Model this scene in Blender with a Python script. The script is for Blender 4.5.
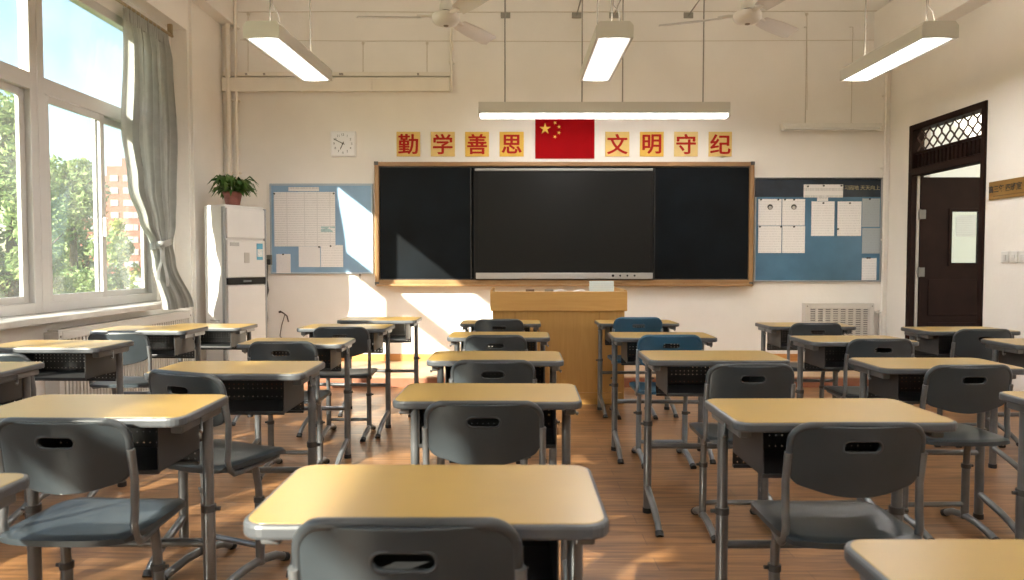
import bpy, bmesh, math, random
from math import pi, sin, cos, radians as R
from mathutils import Vector, Matrix, noise

random.seed(7)
SC = bpy.context.scene
COL = SC.collection
for o in list(bpy.data.objects):
    bpy.data.objects.remove(o)

# ------------------------------------------------------------------ camera, sky, sun, exposure
EYE = 1.15
PITCH = 0.0389
FPX = 720.0
cd = bpy.data.cameras.new('camera')
cd.sensor_width = 36.0
cd.lens = FPX / 1024 * 36.0
cd.clip_start = 0.05
cd.clip_end = 600
cd.dof.use_dof = True
cd.dof.focus_distance = 4.5
cd.dof.aperture_fstop = 5.0
cam = bpy.data.objects.new('camera', cd)
COL.objects.link(cam)
cam.location = (0, 0, EYE)
cam.rotation_euler = (pi / 2 - PITCH, 0, 0)
SC.camera = cam

SUN_DIR = Vector((0.74, 1.0, -0.585)).normalized()
w = bpy.data.worlds.new('sky')
SC.world = w
w.use_nodes = True
wn = w.node_tree.nodes
wl = w.node_tree.links
wn.clear()
wo = wn.new('ShaderNodeOutputWorld')
bg = wn.new('ShaderNodeBackground')
st = wn.new('ShaderNodeTexSky')
st.sky_type = 'NISHITA'
st.sun_disc = False
st.sun_elevation = math.asin(-SUN_DIR.z)
st.sun_rotation = math.atan2(-SUN_DIR.x, -SUN_DIR.y)
st.air_density = 1.2
st.dust_density = 0.7
st.ozone_density = 1.5
bg.inputs['Strength'].default_value = 0.125
wl.new(st.outputs[0], bg.inputs[0])
wl.new(bg.outputs[0], wo.inputs[0])

sd = bpy.data.lights.new('sun', 'SUN')
sd.energy = 7.5
sd.angle = R(0.6)
sd.color = (1.0, 0.90, 0.76)
sun = bpy.data.objects.new('sun', sd)
COL.objects.link(sun)
sun.location = (-20, -25, 20)
sun.rotation_euler = SUN_DIR.to_track_quat('-Z', 'Y').to_euler()

LAMP = 8.0           # brightness of the ceiling lamps' diffusers
SC.view_settings.view_transform = 'Standard'
SC.view_settings.look = 'None'
SC.view_settings.exposure = 1.5
SC.view_settings.gamma = 1.0
SC.view_settings.use_curve_mapping = False
SC.cycles.use_denoising = True
SC.cycles.max_bounces = 10
SC.cycles.diffuse_bounces = 6
SC.cycles.glossy_bounces = 4
SC.cycles.transparent_max_bounces = 12
SC.cycles.sample_clamp_indirect = 6.0
SC.cycles.caustics_reflective = False
SC.cycles.caustics_refractive = False


# ------------------------------------------------------------------ measuring helpers
def ray(px, py):
    c, s = cos(PITCH), sin(PITCH)
    x = (px - 512) / FPX
    u = (290 - py) / FPX
    return Vector((x, c + u * s, u * c - s))


def at(px, py, Y):
    d = ray(px, py)
    t = Y / d.y
    return Vector((d.x * t, Y, EYE + d.z * t))


def atx(px, py, X):
    d = ray(px, py)
    t = X / d.x
    return Vector((X, d.y * t, EYE + d.z * t))


# ------------------------------------------------------------------ materials
MATS = {}


def new_mat(name):
    m = bpy.data.materials.new(name)
    m.use_nodes = True
    nt = m.node_tree
    return m, nt, nt.nodes, nt.links, nt.nodes['Principled BSDF']


def mat(name, col, rough=0.5, metal=0.0, var=0.0, scale=8.0, bump=0.0, bscale=60.0, spec=0.5, coords='Object', rvar=0.0):
    """plain paint / plastic with noise variation and fine relief"""
    if name in MATS:
        return MATS[name]
    m, nt, N, L, b = new_mat(name)
    b.inputs['Base Color'].default_value = (*col, 1)
    b.inputs['Roughness'].default_value = rough
    b.inputs['Metallic'].default_value = metal
    b.inputs['Specular IOR Level'].default_value = spec
    tc = N.new('ShaderNodeTexCoord')
    if var > 0:
        n = N.new('ShaderNodeTexNoise')
        n.inputs['Scale'].default_value = scale
        n.inputs['Detail'].default_value = 5
        L.new(tc.outputs[coords], n.inputs['Vector'])
        r = N.new('ShaderNodeValToRGB')
        r.color_ramp.elements[0].position = 0.3
        r.color_ramp.elements[1].position = 0.7
        r.color_ramp.elements[0].color = (*[c * (1 - var) for c in col], 1)
        r.color_ramp.elements[1].color = (*[min(1, c * (1 + var * 0.6)) for c in col], 1)
        L.new(n.outputs['Fac'], r.inputs['Fac'])
        L.new(r.outputs['Color'], b.inputs['Base Color'])
        if rvar > 0:
            mr = N.new('ShaderNodeMapRange')
            mr.inputs['To Min'].default_value = max(0.05, rough - rvar)
            mr.inputs['To Max'].default_value = min(1, rough + rvar)
            L.new(n.outputs['Fac'], mr.inputs['Value'])
            L.new(mr.outputs['Result'], b.inputs['Roughness'])
    if bump > 0:
        n2 = N.new('ShaderNodeTexNoise')
        n2.inputs['Scale'].default_value = bscale
        n2.inputs['Detail'].default_value = 3
        L.new(tc.outputs[coords], n2.inputs['Vector'])
        bp = N.new('ShaderNodeBump')
        bp.inputs['Strength'].default_value = bump
        bp.inputs['Distance'].default_value = 0.01
        L.new(n2.outputs['Fac'], bp.inputs['Height'])
        L.new(bp.outputs['Normal'], b.inputs['Normal'])
    MATS[name] = m
    return m


def wood_mat(name, col, dark, rough=0.35, stretch=(1, 1, 12), scale=6.0):
    if name in MATS:
        return MATS[name]
    m, nt, N, L, b = new_mat(name)
    tc = N.new('ShaderNodeTexCoord')
    mp = N.new('ShaderNodeMapping')
    mp.inputs['Scale'].default_value = tuple(1.0 / s * 6 for s in stretch)
    n = N.new('ShaderNodeTexNoise')
    n.inputs['Scale'].default_value = scale
    n.inputs['Detail'].default_value = 8
    n.inputs['Distortion'].default_value = 0.6
    r = N.new('ShaderNodeValToRGB')
    r.color_ramp.elements[0].position = 0.3
    r.color_ramp.elements[1].position = 0.72
    r.color_ramp.elements[0].color = (*dark, 1)
    r.color_ramp.elements[1].color = (*col, 1)
    L.new(tc.outputs['Object'], mp.inputs['Vector'])
    L.new(mp.outputs[0], n.inputs['Vector'])
    L.new(n.outputs['Fac'], r.inputs['Fac'])
    L.new(r.outputs['Color'], b.inputs['Base Color'])
    b.inputs['Roughness'].default_value = rough
    MATS[name] = m
    return m


def emit_mat(name, col, strength, inner=None):
    m, nt, N, L, b = new_mat(name)
    b.inputs['Base Color'].default_value = (0.8, 0.8, 0.8, 1)
    b.inputs['Emission Color'].default_value = (*col, 1)
    b.inputs['Emission Strength'].default_value = strength
    b.inputs['Roughness'].default_value = 0.5
    MATS[name] = m
    return m


def glass_mat():
    m, nt, N, L, b = new_mat('window_glass')
    N.remove(b)
    out = N['Material Output']
    tr = N.new('ShaderNodeBsdfTransparent')
    tr.inputs[0].default_value = (0.93, 0.96, 0.95, 1)
    gl = N.new('ShaderNodeBsdfGlossy')
    gl.inputs['Roughness'].default_value = 0.02
    lw = N.new('ShaderNodeLayerWeight')
    pw_ = N.new('ShaderNodeMath')
    pw_.operation = 'POWER'
    pw_.inputs[1].default_value = 5.0
    L.new(lw.outputs['Facing'], pw_.inputs[0])
    fr = N.new('ShaderNodeMath')
    fr.operation = 'MULTIPLY_ADD'
    fr.inputs[1].default_value = 0.6
    fr.inputs[2].default_value = 0.03
    L.new(pw_.outputs[0], fr.inputs[0])
    mx = N.new('ShaderNodeMixShader')
    L.new(fr.outputs[0], mx.inputs[0])
    L.new(tr.outputs[0], mx.inputs[1])
    L.new(gl.outputs[0], mx.inputs[2])
    du = N.new('ShaderNodeBsdfTranslucent')
    du.inputs[0].default_value = (0.85, 0.87, 0.88, 1)
    m2 = N.new('ShaderNodeMixShader')
    nz = N.new('ShaderNodeTexNoise')
    nz.inputs['Scale'].default_value = 2.5
    nz.inputs['Detail'].default_value = 4
    tc = N.new('ShaderNodeTexCoord')
    L.new(tc.outputs['Object'], nz.inputs['Vector'])
    mr = N.new('ShaderNodeMapRange')
    mr.inputs['From Min'].default_value = 0.35
    mr.inputs['From Max'].default_value = 0.7
    mr.inputs['To Min'].default_value = 0.02
    mr.inputs['To Max'].default_value = 0.05
    L.new(nz.outputs['Fac'], mr.inputs['Value'])
    L.new(mr.outputs['Result'], m2.inputs[0])
    L.new(mx.outputs[0], m2.inputs[1])
    L.new(du.outputs[0], m2.inputs[2])
    L.new(m2.outputs[0], out.inputs[0])
    return m


def floor_mat():
    m, nt, N, L, b = new_mat('floor_planks')
    tc = N.new('ShaderNodeTexCoord')
    br = N.new('ShaderNodeTexBrick')
    br.inputs['Scale'].default_value = 1.0
    br.inputs['Brick Width'].default_value = 1.1
    br.inputs['Row Height'].default_value = 0.12
    br.inputs['Mortar Size'].default_value = 0.0015
    br.inputs['Mortar Smooth'].default_value = 0.2
    br.inputs['Color1'].default_value = (0.30, 0.158, 0.068, 1)
    br.inputs['Color2'].default_value = (0.225, 0.113, 0.048, 1)
    br.inputs['Mortar'].default_value = (0.12, 0.065, 0.035, 1)
    L.new(tc.outputs['Object'], br.inputs['Vector'])
    mp = N.new('ShaderNodeMapping')
    mp.inputs['Scale'].default_value = (1.1, 13, 1)
    n = N.new('ShaderNodeTexNoise')
    n.inputs['Scale'].default_value = 2.4
    n.inputs['Detail'].default_value = 8
    n.inputs['Distortion'].default_value = 0.8
    L.new(tc.outputs['Object'], mp.inputs['Vector'])
    L.new(mp.outputs[0], n.inputs['Vector'])
    mx = N.new('ShaderNodeMix')
    mx.data_type = 'RGBA'
    mx.blend_type = 'MULTIPLY'
    mx.inputs[0].default_value = 0.85
    r = N.new('ShaderNodeValToRGB')
    r.color_ramp.elements[0].position = 0.32
    r.color_ramp.elements[1].position = 0.7
    r.color_ramp.elements[0].color = (0.38, 0.31, 0.26, 1)
    r.color_ramp.elements[1].color = (1.35, 1.3, 1.22, 1)
    L.new(n.outputs['Fac'], r.inputs['Fac'])
    L.new(br.outputs['Color'], mx.inputs[6])
    L.new(r.outputs['Color'], mx.inputs[7])
    L.new(mx.outputs[2], b.inputs['Base Color'])
    n2 = N.new('ShaderNodeTexNoise')
    n2.inputs['Scale'].default_value = 1.7
    n2.inputs['Detail'].default_value = 6
    L.new(tc.outputs['Object'], n2.inputs['Vector'])
    mr = N.new('ShaderNodeMapRange')
    mr.inputs['From Min'].default_value = 0.3
    mr.inputs['From Max'].default_value = 0.7
    mr.inputs['To Min'].default_value = 0.29
    mr.inputs['To Max'].default_value = 0.40
    L.new(n2.outputs['Fac'], mr.inputs['Value'])
    L.new(mr.outputs['Result'], b.inputs['Roughness'])
    return m


def paper_mat(name, base=(0.82, 0.81, 0.80), ink=(0.25, 0.25, 0.28), rows=60.0, cols=0.0, dens=0.5):
    """a printed sheet: rows of small broken lines (object space, x across, z up)"""
    m, nt, N, L, b = new_mat(name)
    b.inputs['Roughness'].default_value = 0.7
    tc = N.new('ShaderNodeTexCoord')
    sp = N.new('ShaderNodeSeparateXYZ')
    L.new(tc.outputs['Object'], sp.inputs[0])

    def math_(op, a, bb=None):
        k = N.new('ShaderNodeMath')
        k.operation = op
        for i, v in ((0, a), (1, bb)):
            if v is None:
                continue
            if isinstance(v, (int, float)):
                k.inputs[i].default_value = v
            else:
                L.new(v, k.inputs[i])
        return k.outputs[0]
    zz = math_('MULTIPLY', sp.outputs['Z'], rows)
    line = math_('LESS_THAN', math_('FRACT', zz), 0.42)
    cb = N.new('ShaderNodeCombineXYZ')
    L.new(math_('MULTIPLY', sp.outputs['X'], 130.0), cb.inputs[0])
    L.new(math_('FLOOR', zz), cb.inputs[2])
    n = N.new('ShaderNodeTexNoise')
    n.inputs['Scale'].default_value = 1.0
    n.inputs['Detail'].default_value = 1
    L.new(cb.outputs[0], n.inputs['Vector'])
    txt = math_('MULTIPLY', line, math_('GREATER_THAN', n.outputs['Fac'], 1 - dens))
    if cols:
        cl = math_('LESS_THAN', math_('FRACT', math_('MULTIPLY', sp.outputs['X'], cols)), 0.06)
        txt = math_('MAXIMUM', txt, cl)
    mx = N.new('ShaderNodeMix')
    mx.data_type = 'RGBA'
    L.new(math_('MULTIPLY', txt, 0.25), mx.inputs[0])
    mx.inputs[6].default_value = (*base, 1)
    mx.inputs[7].default_value = (*ink, 1)
    L.new(mx.outputs[2], b.inputs['Base Color'])
    MATS[name] = m
    return m


def leaf_mat(name, c1, c2, transl=0.35):
    m, nt, N, L, b = new_mat(name)
    out = N['Material Output']
    g = N.new('ShaderNodeNewGeometry')
    r = N.new('ShaderNodeValToRGB')
    r.color_ramp.elements[0].color = (*c1, 1)
    r.color_ramp.elements[1].color = (*c2, 1)
    L.new(g.outputs['Random Per Island'], r.inputs['Fac'])
    L.new(r.outputs['Color'], b.inputs['Base Color'])
    b.inputs['Roughness'].default_value = 0.5
    t = N.new('ShaderNodeBsdfTranslucent')
    L.new(r.outputs['Color'], t.inputs['Color'])
    mx = N.new('ShaderNodeMixShader')
    mx.inputs[0].default_value = transl
    L.new(b.outputs[0], mx.inputs[1])
    L.new(t.outputs[0], mx.inputs[2])
    L.new(mx.outputs[0], out.inputs[0])
    MATS[name] = m
    return m


def cloth_mat(name, col, transl=0.45):
    m, nt, N, L, b = new_mat(name)
    out = N['Material Output']
    tc = N.new('ShaderNodeTexCoord')
    n = N.new('ShaderNodeTexNoise')
    n.inputs['Scale'].default_value = 14
    n.inputs['Detail'].default_value = 4
    L.new(tc.outputs['Object'], n.inputs['Vector'])
    r = N.new('ShaderNodeValToRGB')
    r.color_ramp.elements[0].color = (*[c * 0.82 for c in col], 1)
    r.color_ramp.elements[1].color = (*[c * 1.08 for c in col], 1)
    L.new(n.outputs['Fac'], r.inputs['Fac'])
    L.new(r.outputs['Color'], b.inputs['Base Color'])
    b.inputs['Roughness'].default_value = 0.75
    t = N.new('ShaderNodeBsdfTranslucent')
    L.new(r.outputs['Color'], t.inputs['Color'])
    mx = N.new('ShaderNodeMixShader')
    mx.inputs[0].default_value = transl
    L.new(b.outputs[0], mx.inputs[1])
    L.new(t.outputs[0], mx.inputs[2])
    L.new(mx.outputs[0], out.inputs[0])
    MATS[name] = m
    return m


M_WALL = mat('wall_paint', (0.86, 0.83, 0.79), 0.75, var=0.05, scale=1.6, bump=0.12, bscale=35)
M_CEIL = mat('ceiling_paint', (0.90, 0.885, 0.86), 0.8, var=0.04, scale=2)
M_FLOOR = floor_mat()
M_WHITE = mat('white_paint', (0.74, 0.72, 0.68), 0.45, var=0.05, scale=3)
M_PVC = mat('window_plastic', (0.54, 0.525, 0.51), 0.35, var=0.04, scale=4)
M_SILL = mat('sill_stone', (0.62, 0.60, 0.56), 0.35, var=0.18, scale=5)
M_GLASS = glass_mat()
M_CHROME = mat('steel_grey', (0.55, 0.55, 0.55), 0.35, metal=0.8)
M_CARPET = mat('platform_wood', (0.46, 0.30, 0.18), 0.4, var=0.15, scale=5)


# ------------------------------------------------------------------ mesh helpers
class MB:
    def __init__(self):
        self.v = []
        self.f = []
        self.s = []
        self.mi = []

    def add(self, vs, fs, smooth=False, M=None, mi=0):
        b = len(self.v)
        for p in vs:
            p = Vector(p)
            self.v.append(M @ p if M else p)
        for f in fs:
            self.f.append([b + i for i in f])
            self.s.append(smooth)
            self.mi.append(mi)
        return self

    def box(self, lo, hi, bev=0.0, M=None, seg=2, mi=0):
        lo, hi = Vector(lo), Vector(hi)
        x0, y0, z0 = [min(a, b) for a, b in zip(lo, hi)]
        x1, y1, z1 = [max(a, b) for a, b in zip(lo, hi)]
        vs = [(x0, y0, z0), (x1, y0, z0), (x1, y1, z0), (x0, y1, z0), (x0, y0, z1), (x1, y0, z1), (x1, y1, z1), (x0, y1, z1)]
        fs = [(0, 3, 2, 1), (4, 5, 6, 7), (0, 1, 5, 4), (1, 2, 6, 5), (2, 3, 7, 6), (3, 0, 4, 7)]
        if bev > 0:
            bm = bmesh.new()
            bv = [bm.verts.new(p) for p in vs]
            for f in fs:
                bm.faces.new([bv[i] for i in f])
            bmesh.ops.bevel(bm, geom=bm.edges[:], offset=min(bev, 0.45 * min(x1 - x0, y1 - y0, z1 - z0)), segments=seg, affect='EDGES', profile=0.5)
            self.bm(bm, M=M, mi=mi)
            return self
        return self.add(vs, fs, False, M, mi)

    def bm(self, bm, smooth=False, M=None, mi=0):
        bm.verts.index_update()
        self.add([v.co.copy() for v in bm.verts], [[v.index for v in f.verts] for f in bm.faces], smooth, M, mi)
        bm.free()
        return self

    def tube(self, pts, r, n=10, cap=True, M=None, sx=1.0, closed=False, mi=0):
        """round tube along pts; r a number or a list; sx widens it along its side axis"""
        pts = [Vector(p) for p in pts]
        k = len(pts)
        rs = r if isinstance(r, (list, tuple)) else [r] * k
        vs, fs = [], []
        up = None
        for i, p in enumerate(pts):
            if closed:
                t = pts[(i + 1) % k] - pts[i - 1]
            else:
                t = pts[min(i + 1, k - 1)] - pts[max(i - 1, 0)]
            t = t.normalized()
            if up is None:
                up = Vector((0, 0, 1)) if abs(t.z) < 0.9 else Vector((0, 1, 0))
            side = t.cross(up)
            if side.length < 1e-6:
                side = t.cross(Vector((1, 0, 0)))
            side.normalize()
            up = side.cross(t).normalized()
            for j in range(n):
                a = 2 * pi * j / n
                vs.append(p + side * cos(a) * rs[i] * sx + up * sin(a) * rs[i])
        for i in range(k if closed else k - 1):
            for j in range(n):
                a, b = i * n + j, i * n + (j + 1) % n
                c, d = ((i + 1) % k) * n + (j + 1) % n, ((i + 1) % k) * n + j
                fs.append((a, b, c, d))
        self.add(vs, fs, True, M, mi)
        if cap and not closed:
            self.add(vs[:n], [tuple(reversed(range(n)))], False, M, mi)
            self.add(vs[-n:], [tuple(range(n))], False, M, mi)
        return self

    def lathe(self, prof, n=24, M=None, smooth=True, mi=0):
        vs, fs = [], []
        for (r, z) in prof:
            for j in range(n):
                a = 2 * pi * j / n
                vs.append((r * cos(a), r * sin(a), z))
        for i in range(len(prof) - 1):
            for j in range(n):
                fs.append((i * n + j, i * n + (j + 1) % n, (i + 1) * n + (j + 1) % n, (i + 1) * n + j))
        return self.add(vs, fs, smooth, M, mi)

    def prism(self, poly, z0, z1, M=None, mi=0, bev=0.0):
        """extrude a flat outline (x, y) from z0 to z1"""
        bm = bmesh.new()
        f = bm.faces.new([bm.verts.new((x, y, z0)) for x, y in poly])
        e = bmesh.ops.extrude_face_region(bm, geom=[f])
        for v in e['geom']:
            if isinstance(v, bmesh.types.BMVert):
                v.co.z = z1
        bmesh.ops.recalc_face_normals(bm, faces=bm.faces[:])
        if bev > 0:
            caps = [ed for ed in bm.edges if abs(ed.verts[0].co.z - ed.verts[1].co.z) < 1e-6]
            bmesh.ops.bevel(bm, geom=caps, offset=bev, segments=2, affect='EDGES', profile=0.5)
        return self.bm(bm, M=M, mi=mi)

    def grid(self, fn, nu, nv, smooth=True, M=None, mi=0):
        vs = [fn(i / nu, j / nv) for j in range(nv + 1) for i in range(nu + 1)]
        fs = [(j * (nu + 1) + i, j * (nu + 1) + i + 1, (j + 1) * (nu + 1) + i + 1, (j + 1) * (nu + 1) + i) for j in range(nv) for i in range(nu)]
        return self.add(vs, fs, smooth, M, mi)

    def build(self, name, m, parent=None, loc=None):
        me = bpy.data.meshes.new(name)
        me.from_pydata([tuple(p) for p in self.v], [], self.f)
        me.polygons.foreach_set('use_smooth', self.s)
        for k in (m if isinstance(m, (list, tuple)) else [m]):
            me.materials.append(k)
        me.polygons.foreach_set('material_index', self.mi)
        me.update()
        o = bpy.data.objects.new(name, me)
        COL.objects.link(o)
        if parent:
            o.parent = parent
        if loc:
            o.location = loc
        return o


def rrect(w_, h_, r, n=6):
    pts = []
    for cx, cy, a0 in ((w_ / 2 - r, h_ / 2 - r, 0), (-w_ / 2 + r, h_ / 2 - r, 90), (-w_ / 2 + r, -h_ / 2 + r, 180), (w_ / 2 - r, -h_ / 2 + r, 270)):
        for k in range(n + 1):
            a = R(a0 + 90 * k / n)
            pts.append((cx + r * cos(a), cy + r * sin(a)))
    return pts


def tag(o, label, cat, group=None, kind=None):
    o['label'] = label
    o['category'] = cat
    if group:
        o['group'] = group
    if kind:
        o['kind'] = kind
    return o


def struct(o):
    o['kind'] = 'structure'
    return o


def thing(name, label, cat, loc=(0, 0, 0), rz=0.0, group=None):
    o = bpy.data.objects.new(name, None)
    o.empty_display_size = 0.1
    COL.objects.link(o)
    o.location = loc
    o.rotation_euler = (0, 0, rz)
    return tag(o, label, cat, group)


def dup(root, loc, rz, label, sz=1.0):
    r = root.copy()
    COL.objects.link(r)
    r.location = loc
    r.rotation_euler = (0, 0, rz)
    r.scale = (1, 1, sz)
    r['label'] = label
    for ch in list(root.children):
        c = ch.copy()
        COL.objects.link(c)
        c.parent = r
        for g in list(ch.children):
            d = g.copy()
            COL.objects.link(d)
            d.parent = c
    return r


def text_mb(body, size, depth=0.001, bold=0.0, align='CENTER'):
    """lettering as mesh in the x-z plane, facing -y, centred"""
    c = bpy.data.curves.new('lettering', 'FONT')
    c.body = body
    c.size = size
    c.extrude = depth
    c.offset = bold
    c.align_x = align
    c.resolution_u = 3
    o = bpy.data.objects.new('lettering', c)
    COL.objects.link(o)
    bpy.context.view_layer.update()
    me = bpy.data.meshes.new_from_object(o.evaluated_get(bpy.context.evaluated_depsgraph_get()))
    vs = [v.co.copy() for v in me.vertices]
    fs = [list(p.vertices) for p in me.polygons]
    bpy.data.objects.remove(o)
    bpy.data.curves.remove(c)
    bpy.data.meshes.remove(me)
    if vs:
        ys = [v.y for v in vs]
        my = (min(ys) + max(ys)) / 2
        xs = [v.x for v in vs]
        mx = (min(xs) + max(xs)) / 2 if align == 'CENTER' else 0
    else:
        mx = my = 0
    mb = MB()
    mb.add([(v.x - mx, -v.z, v.y - my) for v in vs], fs)
    return mb


# ------------------------------------------------------------------ the room
XL, XR, YF, YB, ZC = -3.06, 3.97, 7.62, -3.9, 4.25
XG = -3.24                    # glass plane
REV0, REV1 = -3.4, 6.86       # window opening along the wall
SILL, HEAD = 0.80, 3.33

struct(MB().box((XL - 0.35, YB, -0.1), (XR + 0.25, YF + 0.2, 0)).build('floor', M_FLOOR))
struct(MB().box((XL - 0.35, YB - 0.2, ZC), (XR + 0.2, YF + 0.2, ZC + 0.2)).build('ceiling', M_CEIL))
struct(MB().box((XL - 0.35, YF, 0), (XR + 0.2, YF + 0.2, ZC)).build('wall_front', M_WALL))
struct(MB().box((XL - 0.35, YB - 0.2, 0), (XR + 0.2, YB, ZC)).build('wall_back', M_WALL))
wl_ = MB()
wl_.box((XL - 0.3, YB, 0), (XL, YF, SILL - 0.03))
wl_.box((XL - 0.3, YB, HEAD), (XL, YF, ZC))
wl_.box((XL - 0.3, YB, SILL - 0.03), (XL, REV0, HEAD))
wl_.box((XL - 0.3, REV1, SILL - 0.03), (XL, YF, HEAD))
wl_.box((XL - 0.3, 1.25, SILL - 0.03), (XL, 1.55, HEAD))
struct(wl_.build('wall_left', M_WALL))
DY0, DY1, DTOP = 6.06, 7.22, 2.50      # door opening
wr = MB()
wr.box((XR, YB, 0), (XR + 0.2, DY0, ZC))
wr.box((XR, DY1, 0), (XR + 0.2, YF, ZC))
wr.box((XR, DY0, DTOP), (XR + 0.2, DY1, ZC))
struct(wr.build('wall_right', M_WALL))
# a boxed beam along the top of the door-side wall and one over the windows
struct(MB().box((XR - 0.19, YB, 3.31), (XR, YF, 3.75), 0.006).build('beam_right', M_WALL))
struct(MB().box((XL, YB, 3.62), (XL + 0.16, YF, ZC), 0.006).build('beam_left', M_WALL))
struct(MB().box((XL, 6.9, 0), (XL + 0.03, YF, 3.62), 0.004).build('trim_1', M_WALL))

# teaching platform, baseboards
PLY, PLZ = 6.57, 0.10
pl = MB().box((XL + 0.35, PLY, 0), (XR - 0.25, YF, PLZ), 0.006)
struct(pl.build('platform', M_CARPET))
struct(MB().box((XL + 0.35, PLY - 0.006, 0.0), (XR - 0.25, PLY, PLZ - 0.015), 0.002).build('trim_2', mat('brick_red_riser', (0.28, 0.11, 0.06), 0.6, var=0.2)))
M_BASE = wood_mat('baseboard_wood', (0.62, 0.30, 0.10), (0.5, 0.22, 0.07), 0.4, (12, 1, 1))
struct(MB().box((XL + 0.03, YF - 0.014, PLZ), (XR, YF, PLZ + 0.075), 0.003).build('baseboard_front', M_BASE))
struct(MB().box((XR - 0.014, YB, 0), (XR, DY0 - 0.06, 0.08), 0.003).build('baseboard_right', M_BASE))

# sill
sl = MB()
sl.box((XG - 0.06, REV0, SILL - 0.03), (XL, REV1, SILL), 0.004)
sl.box((XL, REV0, SILL - 0.045), (-2.95, 6.06, SILL), 0.008)
struct(sl.build('trim_3', M_SILL))


# windows: upper fixed light, lower sliding sashes
def window(n, y0, y1):
    z0, z1, zt = SILL, 3.16, 2.36
    t, d = 0.075, 0.045
    root = MB()
    for ya, yb in ((y0, y0 + t), (y1 - t, y1)):
        root.box((XG - d, ya, z0), (XG + 0.03, yb, z1), 0.006)
    for za, zb in ((z0, z0 + t), (z1 - t, z1), (zt - t * 0.75, zt + t * 0.75)):
        root.box((XG - d, y0 + t * 0.5, za), (XG + 0.028, y1 - t * 0.5, zb), 0.006)
    fr = struct(root.build('window_%d' % n, M_PVC))
    MB().box((XG - 0.012, y0 + t, zt + 0.05), (XG - 0.006, y1 - t, z1 - t)).build('glass_pane', M_GLASS, fr)
    ym = y0 + (y1 - y0) * 0.49
    for k, (ya, yb, xo) in enumerate(((y0 + t, ym + 0.035, 0.004), (ym - 0.035, y1 - t, -0.028))):
        s = MB()
        e = 0.055
        xa, xb = XG + xo - 0.012, XG + xo + 0.016
        za, zb = z0 + t - 0.01, zt - 0.05
        s.box((xa, ya, za), (xb, ya + e, zb), 0.004)
        s.box((xa, yb - e, za), (xb, yb, zb), 0.004)
        s.box((xa, ya + e, za), (xb, yb - e, za + e), 0.004)
        s.box((xa, ya + e, zb - e), (xb, yb - e, zb), 0.004)
        so = s.build('sliding_sash', M_PVC, fr)
        MB().box((XG + xo, ya + e - 0.004, za + e - 0.004), (XG + xo + 0.005, yb - e + 0.004, zb - e + 0.004)).build('glass_pane', M_GLASS, so)
    MB().box((XG + 0.02, ym - 0.012, 1.35), (XG + 0.045, ym + 0.012, 1.5), 0.004).build('window_latch', M_WHITE, fr)
    return fr


window(1, 4.92, 6.50)
window(2, 3.12, 4.92)
window(3, 1.55, 3.12)
window(4, -0.5, 1.25)
window(5, -2.2, -0.5)
window(6, -3.4, -2.2)
hd = MB()
hd.box((XG - 0.06, REV0, 3.16), (XG + 0.03, REV1, HEAD))
hd.box((XG - 0.06, 6.50, SILL), (XG + 0.03, REV1, 3.16))
struct(hd.build('trim_4', M_WALL))

# ------------------------------------------------------------------ door
M_DOOR = mat('dark_brown_door', (0.017, 0.007, 0.0055), 0.55, var=0.25, scale=6, spec=0.12)
M_IRON = mat('lattice_iron', (0.06, 0.03, 0.022), 0.45)
df = MB()
df.box((XR - 0.02, DY0, 0), (XR + 0.10, DY0 + 0.055, DTOP), 0.006)
df.box((XR - 0.02, DY1 - 0.07, 0), (XR + 0.10, DY1, DTOP), 0.006)
df.box((XR - 0.02, DY0 + 0.05, DTOP - 0.06), (XR + 0.10, DY1 - 0.06, DTOP), 0.006)
df.box((XR - 0.02, DY0 + 0.05, 2.0), (XR + 0.10, DY1 - 0.06, 2.07), 0.006)
dfo = struct(df.build('door_1', M_DOOR))
pn = MB().box((XR + 0.03, DY0 + 0.055, 2.07), (XR + 0.05, DY1 - 0.07, 2.22))
y = DY0 + 0.07
while y < DY1 - 0.08:
    pn.box((XR + 0.018, y, 2.08), (XR + 0.032, y + 0.03, 2.21), 0.003)
    y += 0.06
pn.box((XR + 0.01, DY0 + 0.055, 2.205), (XR + 0.05, DY1 - 0.07, 2.232), 0.004)
pn.build('transom_panel', M_DOOR, dfo)
lt = MB()                                     # curved lattice in the transom light
ya, yb, za, zb = DY0 + 0.055, DY1 - 0.07, 2.232, DTOP - 0.06
n = 8
sp_l = (yb - ya) / n
for i in range(n + 1):
    for s in (1, -1):
        pts = []
        for k in range(25):
            t = k / 24
            yy = ya + sp_l * i + s * sp_l * 0.5 * (0.5 - 0.5 * cos(t * pi * 3.0))
            pts.append((XR + 0.035 + 0.003 * s, yy, za + (zb - za) * t))
        if min(p[1] for p in pts) >= ya - 0.02 and max(p[1] for p in pts) <= yb + 0.02:
            lt.tube(pts, 0.008, 6)
lt.build('transom_lattice', M_IRON, dfo)
MB().box((XR + 0.03, DY1 - 0.085, 0.0), (XR + 0.055, DY1 - 0.07, 2.0), 0.002).build('jamb_strip', mat('jamb_strip_grey', (0.42, 0.39, 0.36), 0.5), dfo)
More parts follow.
